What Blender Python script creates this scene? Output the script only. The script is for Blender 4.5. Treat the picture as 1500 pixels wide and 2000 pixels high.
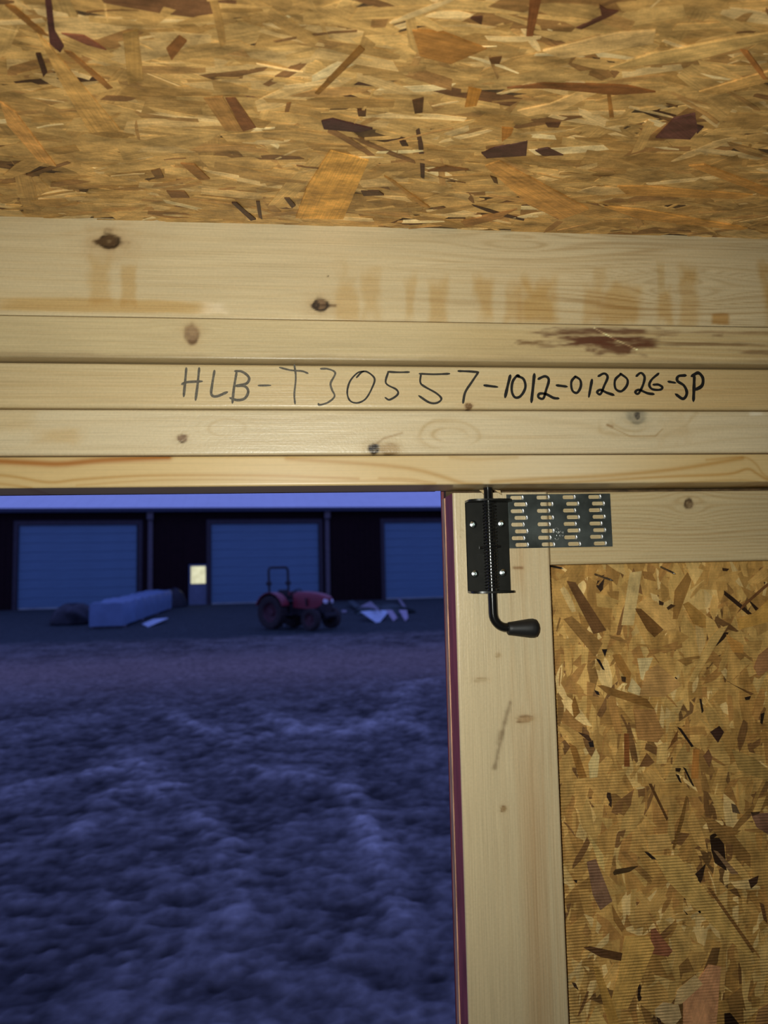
import bpy, math, random
import numpy as np
from mathutils import Matrix, Vector

# ------------------------------------------------------------------ clear
for o in list(bpy.data.objects):
    bpy.data.objects.remove(o, do_unlink=True)
scene = bpy.context.scene
COL = scene.collection

# ------------------------------------------------------------------ camera
# world: X along the door wall, Y out through the door, Z up; ground outside near z = 0
FPX = 1400.0                                   # focal length for a 1500 x 2000 frame
_X = np.array([13200., -165., FPX]); _X /= np.linalg.norm(_X)
_b = -16000.; _a = -(FPX * FPX - 165. * _b) / 13200.
_Z = np.array([_a, _b, FPX]); _Z /= np.linalg.norm(_Z)
_Z -= _X * _X.dot(_Z); _Z /= np.linalg.norm(_Z)
RC = np.stack([_X, np.cross(_Z, _X), _Z])
CAM = np.array([0., 0., 1.85])
cd = bpy.data.cameras.new('camera'); cam = bpy.data.objects.new('camera', cd); COL.objects.link(cam)
r_, d_, f_ = RC[:, 0], RC[:, 1], RC[:, 2]
cam.matrix_world = Matrix(((r_[0], -d_[0], -f_[0], CAM[0]), (r_[1], -d_[1], -f_[1], CAM[1]),
                           (r_[2], -d_[2], -f_[2], CAM[2]), (0, 0, 0, 1)))
cd.sensor_fit = 'VERTICAL'; cd.sensor_height = 36.0; cd.lens = FPX / 2000 * 36
cd.clip_start = 0.02; cd.clip_end = 500
cd.dof.use_dof = True; cd.dof.focus_distance = 0.66; cd.dof.aperture_fstop = 7.5
scene.camera = cam

# ------------------------------------------------------------------ dusk sky
world = bpy.data.worlds.new('dusk_sky'); scene.world = world; world.use_nodes = True
wn = world.node_tree.nodes; wl = world.node_tree.links
bg = wn['Background']; bg.inputs[1].default_value = 1.0
geo = wn.new('ShaderNodeTexCoord'); sep = wn.new('ShaderNodeSeparateXYZ'); ramp = wn.new('ShaderNodeValToRGB')
wl.new(geo.outputs['Generated'], sep.inputs[0]); wl.new(sep.outputs[2], ramp.inputs[0]); wl.new(ramp.outputs[0], bg.inputs[0])
ramp.color_ramp.elements[0].position = 0.0; ramp.color_ramp.elements[0].color = (0.165, 0.20, 0.60, 1)
ramp.color_ramp.elements[1].position = 1.0; ramp.color_ramp.elements[1].color = (0.135, 0.19, 0.66, 1)

# ------------------------------------------------------------------ the phone's torch beside the lens
ld = bpy.data.lights.new('phone_torch', 'SPOT'); torch = bpy.data.objects.new('phone_torch', ld); COL.objects.link(torch)
ld.energy = 15.6; ld.color = (0.97, 0.985, 0.90); ld.shadow_soft_size = 0.004
ld.spot_size = math.radians(130); ld.spot_blend = 1.0
tm = cam.matrix_world @ Matrix.Rotation(math.radians(-2), 4, 'X'); tm.translation = Vector((-0.022, 0.0, 1.862)); torch.matrix_world = tm

vs = scene.view_settings
vs.view_transform = 'Standard'; vs.look = 'None'; vs.exposure = 0.0; vs.gamma = 1.0
vs.use_curve_mapping = False

# ================================================================== helpers
rng = np.random.default_rng(7)
random.seed(7)

def ray(u, v): return RC @ np.array([(u - 750) / FPX, (v - 1000) / FPX, 1.])
def onY(u, v, y):
    d = ray(u, v); return CAM + d * (y / d[1])
def onZ(u, v, z):
    d = ray(u, v); return CAM + d * ((z - CAM[2]) / d[2])
def lin(c):
    c = np.asarray(c, float) / 255.
    return np.where(c <= .04045, c / 12.92, ((c + .055) / 1.055) ** 2.4)

def wmat(o):
    m = o.matrix_basis.copy()
    if o.parent is not None:
        m = wmat(o.parent) @ o.matrix_parent_inverse @ m
    return m
def attach(o, parent, keep=True):
    if parent is None: return o
    o.parent = parent
    if keep: o.matrix_parent_inverse = wmat(parent).inverted()
    return o
def tag(o, label=None, cat=None, group=None, kind=None):
    if label: o['label'] = label
    if cat: o['category'] = cat
    if group: o['group'] = group
    if kind: o['kind'] = kind
    return o
def root(name, loc=(0, 0, 0), rz=0.0):
    o = bpy.data.objects.new(name, None); COL.objects.link(o)
    o.empty_display_size = .1
    o.location = loc; o.rotation_euler = (0, 0, rz)
    return o
def link(name, me, mat=None, parent=None, keep=False, loc=None, rot=None):
    o = bpy.data.objects.new(name, me); COL.objects.link(o)
    if mat is not None and not me.materials: me.materials.append(mat)
    if loc is not None: o.location = loc
    if rot is not None: o.rotation_euler = rot
    return attach(o, parent, keep)

class MB:
    """collects shapes for one mesh"""
    def __init__(s): s.v = []; s.f = []
    def add(s, vs_, fs_):
        b = len(s.v); s.v += [tuple(map(float, p)) for p in vs_]; s.f += [tuple(b + i for i in f) for f in fs_]; return s
    def box(s, x0, x1, y0, y1, z0, z1, bev=0.0):
        if bev <= 0:
            return s.add([(x0, y0, z0), (x1, y0, z0), (x1, y1, z0), (x0, y1, z0), (x0, y0, z1), (x1, y0, z1), (x1, y1, z1), (x0, y1, z1)],
                         [(0, 3, 2, 1), (4, 5, 6, 7), (0, 1, 5, 4), (1, 2, 6, 5), (2, 3, 7, 6), (3, 0, 4, 7)])
        b = bev
        pts = []; 
        def ringz(z, i):
            return [(x0 + i, y0 + i + b, z), (x0 + i + b, y0 + i, z), (x1 - i - b, y0 + i, z), (x1 - i, y0 + i + b, z),
                    (x1 - i, y1 - i - b, z), (x1 - i - b, y1 - i, z), (x0 + i + b, y1 - i, z), (x0 + i, y1 - i - b, z)]
        rings = [ringz(z0, b * .7), ringz(z0 + b, 0), ringz(z1 - b, 0), ringz(z1, b * .7)]
        vs_ = [p for r in rings for p in r]; fs_ = [tuple(range(7, -1, -1)), tuple(range(24, 32))]
        for k in range(3):
            for i in range(8):
                j = (i + 1) % 8; fs_.append((k * 8 + i, k * 8 + j, k * 8 + 8 + j, k * 8 + 8 + i))
        return s.add(vs_, fs_)
    def tube(s, path, r, n=10, cap=True):
        P = [Vector(p) for p in path]; R = r if hasattr(r, '__len__') else [r] * len(P)
        vs_ = []; up = None
        for i, p in enumerate(P):
            t = (P[min(i + 1, len(P) - 1)] - P[max(i - 1, 0)]).normalized()
            if up is None:
                up = Vector((0, 0, 1)) if abs(t.z) < .9 else Vector((0, 1, 0))
            a = t.cross(up).normalized(); b_ = a.cross(t).normalized(); up = b_
            for k in range(n):
                an = 2 * math.pi * k / n
                vs_.append(p + (a * math.cos(an) + b_ * math.sin(an)) * R[i])
        fs_ = []
        for i in range(len(P) - 1):
            for k in range(n):
                j = (k + 1) % n; fs_.append((i * n + k, i * n + j, (i + 1) * n + j, (i + 1) * n + k))
        if cap:
            fs_.append(tuple(range(n - 1, -1, -1))); fs_.append(tuple((len(P) - 1) * n + k for k in range(n)))
        return s.add(vs_, fs_)
    def lathe(s, prof, axis='x', c=(0, 0, 0), n=24):
        """prof: (radius, along) pairs; closed ends if radius 0"""
        vs_ = []; m = len(prof)
        for k in range(n):
            a = 2 * math.pi * k / n; ca, sa = math.cos(a), math.sin(a)
            for (r, h) in prof:
                p = {'x': (h, r * ca, r * sa), 'y': (r * ca, h, r * sa), 'z': (r * ca, r * sa, h)}[axis]
                vs_.append((p[0] + c[0], p[1] + c[1], p[2] + c[2]))
        fs_ = []
        for k in range(n):
            j = (k + 1) % n
            for i in range(m - 1):
                fs_.append((k * m + i, j * m + i, j * m + i + 1, k * m + i + 1))
        return s.add(vs_, fs_)
    def prism(s, pts, off):
        """polygon pts (3d) extruded by vector off"""
        n = len(pts); o = np.array(off, float)
        vs_ = [tuple(p) for p in pts] + [tuple(np.array(p, float) + o) for p in pts]
        fs_ = [tuple(range(n)), tuple(range(2 * n - 1, n - 1, -1))]
        for i in range(n):
            j = (i + 1) % n; fs_.append((i, i + n, j + n, j))
        return s.add(vs_, fs_)
    def mesh(s, name, smooth=False, mat=None):
        me = bpy.data.meshes.new(name); me.from_pydata(s.v, [], s.f)
        import bmesh
        bm = bmesh.new(); bm.from_mesh(me); bmesh.ops.recalc_face_normals(bm, faces=bm.faces); bm.to_mesh(me); bm.free()
        if smooth is True:
            me.polygons.foreach_set('use_smooth', [True] * len(me.polygons))
        elif smooth:
            me.polygons.foreach_set('use_smooth', [True] * len(me.polygons))
            me.set_sharp_from_angle(angle=math.radians(smooth))
        if mat: me.materials.append(mat)
        return me
    def build(s, name, mat, parent=None, smooth=False, keep=False, loc=None, rot=None):
        return link(name, s.mesh(name, smooth, mat), None, parent, keep, loc, rot)

# ------------------------------------------------------------------ materials
def new_mat(name):
    m = bpy.data.materials.new(name); m.use_nodes = True
    nt = m.node_tree; return m, nt, nt.nodes['Principled BSDF']
def mat(name, col, rough=.6, metal=0., spec=.5, var=.12, scale=40., bump=0., stretch=(1, 1, 1), emit=None, coat=0):
    m, nt, p = new_mat(name)
    p.inputs['Roughness'].default_value = rough; p.inputs['Metallic'].default_value = metal
    p.inputs['Specular IOR Level'].default_value = spec
    if coat: p.inputs['Coat Weight'].default_value = coat; p.inputs['Coat Roughness'].default_value = .15
    tc = nt.nodes.new('ShaderNodeTexCoord'); mp = nt.nodes.new('ShaderNodeMapping'); nz = nt.nodes.new('ShaderNodeTexNoise')
    mp.inputs['Scale'].default_value = stretch; nz.inputs['Scale'].default_value = scale; nz.inputs['Detail'].default_value = 4
    nt.links.new(tc.outputs['Object'], mp.inputs[0]); nt.links.new(mp.outputs[0], nz.inputs[0])
    rp = nt.nodes.new('ShaderNodeValToRGB')
    rp.color_ramp.elements[0].position = .3; rp.color_ramp.elements[1].position = .7
    rp.color_ramp.elements[0].color = tuple(c * (1 - var) for c in col) + (1,)
    rp.color_ramp.elements[1].color = tuple(min(1, c * (1 + var)) for c in col) + (1,)
    nt.links.new(nz.outputs[0], rp.inputs[0]); nt.links.new(rp.outputs[0], p.inputs['Base Color'])
    if bump:
        b = nt.nodes.new('ShaderNodeBump'); b.inputs['Strength'].default_value = bump; b.inputs['Distance'].default_value = .002
        nt.links.new(nz.outputs[0], b.inputs['Height']); nt.links.new(b.outputs[0], p.inputs['Normal'])
    if emit:
        nt.links.new(rp.outputs[0], p.inputs['Emission Color']); p.inputs['Emission Strength'].default_value = emit
    return m

def fibre_mat(name, along=10., across=700., amount=.22, rough=.5, spec=.35, bump=.12, ribs=0.0, speck=0.0, coarse=.0):
    """wood whose own colour sits in the 'tint' attribute; the node tree adds the fibres along UV.x"""
    m, nt, p = new_mat(name); N, L = nt.nodes, nt.links
    at = N.new('ShaderNodeAttribute'); at.attribute_name = 'tint'
    uv = N.new('ShaderNodeUVMap'); uv.uv_map = 'grain'
    mp = N.new('ShaderNodeMapping'); mp.inputs['Scale'].default_value = (along, across, 1); L.new(uv.outputs[0], mp.inputs[0])
    nz = N.new('ShaderNodeTexNoise'); nz.inputs['Scale'].default_value = 1.0; nz.inputs['Detail'].default_value = 3; L.new(mp.outputs[0], nz.inputs[0])
    mp2 = N.new('ShaderNodeMapping'); mp2.inputs['Scale'].default_value = (along * 30, across * .45, 1); L.new(uv.outputs[0], mp2.inputs[0])
    nz2 = N.new('ShaderNodeTexNoise'); nz2.inputs['Scale'].default_value = 1.0; nz2.inputs['Detail'].default_value = 2; L.new(mp2.outputs[0], nz2.inputs[0])
    mr = N.new('ShaderNodeMapRange'); mr.inputs[1].default_value = .25; mr.inputs[2].default_value = .75
    mr.inputs[3].default_value = 1 - amount; mr.inputs[4].default_value = 1 + amount; L.new(nz.outputs[0], mr.inputs[0])
    mr2 = N.new('ShaderNodeMapRange'); mr2.inputs[1].default_value = .25; mr2.inputs[2].default_value = .75
    mr2.inputs[3].default_value = 1 - amount * .4; mr2.inputs[4].default_value = 1 + amount * .4; L.new(nz2.outputs[0], mr2.inputs[0])
    mul = N.new('ShaderNodeMath'); mul.operation = 'MULTIPLY'; L.new(mr.outputs[0], mul.inputs[0]); L.new(mr2.outputs[0], mul.inputs[1])
    vm = N.new('ShaderNodeVectorMath'); vm.operation = 'SCALE'; L.new(at.outputs['Color'], vm.inputs[0]); L.new(mul.outputs[0], vm.inputs['Scale'])
    if speck:                                  # flecks and smears of resin and bark over the pressed face
        tcs = N.new('ShaderNodeTexCoord'); ns = N.new('ShaderNodeTexNoise'); ns.inputs['Scale'].default_value = 75; ns.inputs['Detail'].default_value = 6; ns.inputs['Roughness'].default_value = .68
        mps = N.new('ShaderNodeMapping'); mps.inputs['Scale'].default_value = (1, 1, .6) if ribs else (.45, 1.2, 1.2); L.new(tcs.outputs['Object'], mps.inputs[0]); L.new(mps.outputs[0], ns.inputs[0])
        rs = N.new('ShaderNodeMapRange'); rs.inputs[1].default_value = .32; rs.inputs[2].default_value = .68; rs.inputs[3].default_value = 1 - speck * 1.25; rs.inputs[4].default_value = 1 + speck * .8; L.new(ns.outputs[0], rs.inputs[0])
        vm2 = N.new('ShaderNodeVectorMath'); vm2.operation = 'SCALE'; L.new(vm.outputs[0], vm2.inputs[0]); L.new(rs.outputs[0], vm2.inputs['Scale']); vm = vm2
    L.new(vm.outputs[0], p.inputs['Base Color'])
    p.inputs['Roughness'].default_value = rough; p.inputs['Specular IOR Level'].default_value = spec
    b = N.new('ShaderNodeBump'); b.inputs['Strength'].default_value = bump; b.inputs['Distance'].default_value = .0006
    ad = N.new('ShaderNodeMath'); ad.operation = 'ADD'; L.new(nz.outputs[0], ad.inputs[0]); L.new(nz2.outputs[0], ad.inputs[1])
    L.new(ad.outputs[0], b.inputs['Height'])
    last = b
    if ribs:
        tc = N.new('ShaderNodeTexCoord'); sx = N.new('ShaderNodeSeparateXYZ'); L.new(tc.outputs['Object'], sx.inputs[0])
        nzr = N.new('ShaderNodeTexNoise'); nzr.inputs['Scale'].default_value = 25; L.new(tc.outputs['Object'], nzr.inputs[0])
        k = N.new('ShaderNodeMath'); k.operation = 'MULTIPLY'; k.inputs[1].default_value = 2 * math.pi / .00285; L.new(sx.outputs[2], k.inputs[0])
        sn = N.new('ShaderNodeMath'); sn.operation = 'SINE'; L.new(k.outputs[0], sn.inputs[0])
        mm = N.new('ShaderNodeMath'); mm.operation = 'MULTIPLY'; L.new(sn.outputs[0], mm.inputs[0])
        mrr = N.new('ShaderNodeMapRange'); mrr.inputs[1].default_value = .25; mrr.inputs[2].default_value = .55; L.new(nzr.outputs[0], mrr.inputs[0])
        L.new(mrr.outputs[0], mm.inputs[1])
        b2 = N.new('ShaderNodeBump'); b2.inputs['Strength'].default_value = ribs; b2.inputs['Distance'].default_value = .0004
        L.new(mm.outputs[0], b2.inputs['Height']); L.new(b.outputs[0], b2.inputs['Normal']); last = b2
    L.new(last.outputs[0], p.inputs['Normal'])
    return m

M = {}
M['pine'] = fibre_mat('planed_pine', 14, 800, .11, .36, .5, .32)
M['pine_clear'] = fibre_mat('clear_pine', 7, 500, .06, .38, .5, .04)
M['strand'] = fibre_mat('pressed_strand', 22, 700, .22, .40, .4, .3, speck=.44)
M['strand_ribbed'] = fibre_mat('ribbed_pressed_strand', 25, 900, .13, .40, .4, .12, ribs=.9, speck=.30)
M['osb_core'] = mat('strand_board_core', (.10, .055, .02), .8, var=.5, scale=120)
M['osb_plain'] = mat('strand_board_plain', (.30, .18, .07), .7, var=.4, scale=35, stretch=(1, 1, .3))
M['siding_paint'] = mat('maroon_siding_paint', (.16, .028, .035), .6, var=.15, scale=60, bump=.2)
M['maroon'] = mat('maroon_overspray', (.38, .085, .085), .6, var=.3, scale=90, bump=.2, stretch=(1, 1, .2))
M['floor'] = mat('plywood_floor', (.42, .30, .16), .7, var=.2, scale=14)
M['black_steel'] = mat('black_coated_steel', (.012, .012, .010), .30, 0, .35, var=.2, scale=120)
M['black_rod'] = mat('black_polished_rod', (.008, .008, .008), .16, 0, .6, var=.1, scale=80)
M['spring'] = mat('black_spring_steel', (.03, .03, .028), .22, .6, .5, var=.2, scale=200)
M['rubber'] = mat('black_rubber', (.012, .012, .012), .5, 0, .4, var=.2, scale=300)
M['zinc'] = mat('zinc_screw', (.62, .68, .68), .24, 1, .5, var=.15, scale=400)
M['galv'] = mat('galvanised_plate', (.105, .120, .113), .34, .65, .5, var=.75, scale=30)  # strong colour noise paints in the plate's cloudy sheen and highlights
M['galv_bright'] = mat('bright_steel', (.80, .82, .80), .30, .8, .5, var=.1, scale=200)  # light caught by the slot lips is put into this brighter colour
M['nail'] = mat('steel_nail', (.25, .23, .20), .3, .9, .5, var=.3, scale=300)
M['ink'] = mat('black_marker_ink', (.012, .011, .010), .5, 0, .3, var=.2, scale=200)
M['pencil'] = mat('grey_marker_line', (.11, .095, .07), .6, 0, .3, var=.35, scale=600)
M['pencil_dark'] = mat('thin_marker_line', (.03, .026, .02), .5, 0, .3, var=.3, scale=600)
M['splinter'] = mat('torn_wood', (.50, .36, .18), .7, 0, .3, var=.35, scale=400)

# ------------------------------------------------------------------ numpy noise
def _hash(ix, iy, seed):
    h = (ix.astype(np.int64) * 374761393 + iy.astype(np.int64) * 668265263 + seed * 974711) & 0xffffffff
    h = ((h ^ (h >> 13)) * 1274126177) & 0xffffffff
    return ((h ^ (h >> 16)) & 0xffff) / 65535.0
def vnoise(x, y, seed=0):
    x = np.asarray(x, float); y = np.asarray(y, float)
    xi = np.floor(x); yi = np.floor(y); fx = x - xi; fy = y - yi
    fx = fx * fx * (3 - 2 * fx); fy = fy * fy * (3 - 2 * fy)
    a = _hash(xi, yi, seed); b = _hash(xi + 1, yi, seed); c = _hash(xi, yi + 1, seed); d = _hash(xi + 1, yi + 1, seed)
    return (a * (1 - fx) + b * fx) * (1 - fy) + (c * (1 - fx) + d * fx) * fy
def fbm(x, y, seed=0, oct=4, g=.5):
    s = 0; a = 1; t = 0
    for k in range(oct):
        s = s + a * vnoise(x * 2 ** k, y * 2 ** k, seed + 17 * k); t += a; a *= g
    return s / t
def sstep(a, b, x):
    t = np.clip((x - a) / (b - a), 0, 1); return t * t * (3 - 2 * t)
def mixc(c, col, m):
    m = np.clip(m, 0, 1)[..., None]; return c * (1 - m) + np.asarray(col, float) * m

# ------------------------------------------------------------------ sawn boards with grain, knots and stains
def board(name, parent, axis, s_rng, t_rng, y_front, thick, paint, material, fine=None, ease=.0022, step=.0012, side_lo=None):
    """axis 'x': lies along X, 't' is Z.  axis 'z': stands along Z, 't' is X.  front faces -Y"""
    s0, s1 = s_rng; t0, t1 = t_rng; f0, f1 = fine if fine else s_rng
    f0 = max(f0, s0); f1 = min(f1, s1)
    S = [np.arange(s0, f0, .02)] if f0 > s0 else []
    S += [np.arange(f0, f1, step)]
    if f1 < s1: S += [np.arange(f1, s1, .02)]
    S = np.concatenate(S + [np.array([s1])]); S = np.unique(np.round(S, 5))
    prof = [(t0, thick)]
    prof += [(t0, ease * 3)]
    for k in range(5):
        a = math.pi / 2 * k / 4; prof.append((t0 + ease * (1 - math.cos(a)), ease * (1 - math.sin(a))))
    nt_ = max(2, int((t1 - t0) / step)); 
    for k in range(1, nt_): prof.append((t0 + ease + (t1 - t0 - 2 * ease) * k / nt_, 0.))
    for k in range(5):
        a = math.pi / 2 * (1 - k / 4); prof.append((t1 - ease * (1 - math.cos(a)), ease * (1 - math.sin(a))))
    prof += [(t1, ease * 3), (t1, thick)]
    T = np.array([p[0] for p in prof]); D = np.array([p[1] for p in prof])
    SS, TT = np.meshgrid(S, T, indexing='ij'); DD = np.broadcast_to(D, SS.shape)
    co = np.empty(SS.shape + (3,)); co[..., 1] = y_front + DD
    if axis == 'x': co[..., 0] = SS; co[..., 2] = TT
    else: co[..., 2] = SS; co[..., 0] = TT
    n, m = SS.shape
    idx = np.arange(n * m).reshape(n, m)
    q = np.stack([idx[:-1, :-1], idx[1:, :-1], idx[1:, 1:], idx[:-1, 1:]], -1).reshape(-1, 4)
    if axis == 'z': q = q[:, ::-1]
    faces = [tuple(r) for r in q.tolist()]
    back = np.stack([idx[:-1, 0], idx[:-1, -1], idx[1:, -1], idx[1:, 0]], -1)
    if axis == 'z': back = back[:, ::-1]
    faces += [tuple(r) for r in back.tolist()]
    faces += [tuple(idx[0, ::1].tolist()), tuple(idx[-1, ::-1].tolist())]
    me = bpy.data.meshes.new(name); me.from_pydata(co.reshape(-1, 3).tolist(), [], faces)
    col = paint(SS, TT)
    rgba = np.ones((n * m, 4), np.float32); rgba[:, :3] = np.clip(col.reshape(-1, 3), .003, .95)
    at = me.color_attributes.new('tint', 'FLOAT_COLOR', 'POINT'); at.data.foreach_set('color', rgba.ravel())
    uvl = me.uv_layers.new(name='grain'); li = np.empty(len(me.loops), np.int32); me.loops.foreach_get('vertex_index', li)
    uvv = np.stack([SS.ravel(), (TT + DD).ravel()], -1)[li]; uvl.data.foreach_set('uv', uvv.astype(np.float32).ravel())
    me.polygons.foreach_set('use_smooth', [True] * len(me.polygons))
    me.set_sharp_from_angle(angle=math.radians(50))
    me.materials.append(material)
    if side_lo is not None:
        me.materials.append(side_lo)
        mi = np.zeros(len(me.polygons), np.int32); qi = np.arange(len(q)) % (m - 1); mi[:len(q)][qi < 2] = 1
        me.polygons.foreach_set('material_index', mi)
    return link(name, me, None, parent, True)

class Grain:
    """field of a board's face: warped grain coordinate plus colour"""
    def __init__(g, S, T, y, axis, base, seed):
        g.S, g.T, g.y, g.axis = S, T, y, axis; g.G = T.copy(); g.seed = seed
        g.c = np.ones(S.shape + (3,)) * np.asarray(base)
    def at(g, u, v):
        p = onY(u, v, g.y); return (p[0], p[2]) if g.axis == 'x' else (p[2], p[0])
    def warp(g, u, v, R, along=3.0):
        s, t = g.at(u, v); ds = (g.S - s) / along; dt = g.T - t
        g.G = g.G - dt * R * R / (ds * ds + dt * dt + .35 * R * R) * .8
    def tone(g, amp=.10, fs=2.5, ft=25, seed=0):
        n = fbm(g.S * fs, g.G * ft, g.seed + seed, 4) - .5
        g.c *= (1 + 2 * amp * n)[..., None]
    def lines(g, period, amp, col=(.72, .58, .42), wob=1.0, fs=3., sharp=3., mask=None, seed=5):
        ph = g.G / period + wob * (fbm(g.S * fs, g.G / period * .35, g.seed + seed, 3) - .5) * 3
        b = (.5 + .5 * np.sin(2 * np.pi * ph)) ** sharp
        k = amp * b * (.5 + fbm(g.S * 6, g.G * 60, g.seed + 9, 2))
        if mask is not None: k = k * mask
        g.c = mixc(g.c, g.c * np.asarray(col), k)
    def knot(g, u, v, ru, rv, core=(.10, .05, .02), ring=(.06, .03, .012), halo=(.45, .26, .10), hs=1.6, n=.35, ha=.6, ca=.9):
        s, t = g.at(u, v); k = g.y / FPX * 1.0
        rs, rt = (ru * k, rv * k) if g.axis == 'x' else (rv * k, ru * k)
        ds = (g.S - s) / rs; dt = (g.T - t) / rt
        d = np.sqrt(ds * ds + dt * dt) * (1 + n * (fbm(ds * 1.3 + 9, dt * 1.3 + 4, g.seed + 31, 3) - .5) * 2)
        g.c = mixc(g.c, halo, ha * np.exp(-np.clip(d - .7, 0, 9) * hs))
        g.c = mixc(g.c, core, ca * sstep(1.15, .6, d) * (.55 + .9 * fbm(ds * 2.2 + 5, dt * 2.2, g.seed + 3, 3)))
        g.c = mixc(g.c, ring, ca * np.exp(-((d - .85) / .24) ** 2) * sstep(.3, .7, fbm(ds * 1.1 + 3, dt * 1.1 + 1, g.seed + 8, 2)))
    def blot(g, u0, v0, u1, v1, col, amt, soft=.3, n=.5, fs=90, ft=90, mult=True):
        a = g.at(u0, v0); b = g.at(u1, v1)
        s0, s1 = sorted((a[0], b[0])); t0, t1 = sorted((a[1], b[1]))
        cs, ct, hs, ht = (s0 + s1) / 2, (t0 + t1) / 2, (s1 - s0) / 2, (t1 - t0) / 2
        nn = n * (fbm(g.S * fs, g.T * ft, g.seed + 77 + int(u0), 3) - .5) * 2
        d = np.maximum(np.abs(g.S - cs) / hs, np.abs(g.T - ct) / ht) + nn
        m = amt * sstep(1 + soft, 1 - soft, d)
        g.c = mixc(g.c, g.c * np.asarray(col) if mult else col, m)
    def streak(g, pts, w, col, amt, soft=1.0, n=.0):
        """line along pixel points, half width w (pixels)"""
        P = [np.array(g.at(*p)) for p in pts]; ww = w * g.y / FPX
        best = np.full(g.S.shape, 1e9)
        for a, b in zip(P[:-1], P[1:]):
            ab = b - a; L2 = ab.dot(ab) + 1e-12
            tt = np.clip(((g.S - a[0]) * ab[0] + (g.T - a[1]) * ab[1]) / L2, 0, 1)
            best = np.minimum(best, np.hypot(g.S - a[0] - tt * ab[0], g.T - a[1] - tt * ab[1]))
        d = best / ww
        if n: d = d + n * (fbm(g.S * 200, g.T * 200, g.seed + 55, 2) - .5) * 2
        g.c = mixc(g.c, g.c * np.asarray(col), amt * np.exp(-d ** 2))

def smooth_path(pts, k=6):
    P = np.array(pts, float); out = []
    if len(P) < 3:
        return [tuple(P[0] + (P[-1] - P[0]) * t) for t in np.linspace(0, 1, k + 1)]
    Q = np.vstack([2 * P[0] - P[1], P, 2 * P[-1] - P[-2]])
    for i in range(1, len(Q) - 2):
        for j in range(k):
            t = j / k
            out.append(tuple(.5 * (2 * Q[i] + (Q[i + 1] - Q[i - 1]) * t + (2 * Q[i - 1] - 5 * Q[i] + 4 * Q[i + 1] - Q[i + 2]) * t * t
                                   + (-Q[i - 1] + 3 * Q[i] - 3 * Q[i + 1] + Q[i + 2]) * t ** 3)))
    out.append(tuple(P[-1])); return out

# ------------------------------------------------------------------ strand board
def attrs(me, cols, uvs):
    at = me.color_attributes.new('tint', 'FLOAT_COLOR', 'POINT')
    rgba = np.ones((len(cols), 4), np.float32); rgba[:, :3] = np.clip(cols, .004, .95); at.data.foreach_set('color', rgba.ravel())
    uvl = me.uv_layers.new(name='grain'); li = np.empty(len(me.loops), np.int32); me.loops.foreach_get('vertex_index', li)
    uvl.data.foreach_set('uv', np.asarray(uvs, np.float32)[li].ravel())

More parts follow.
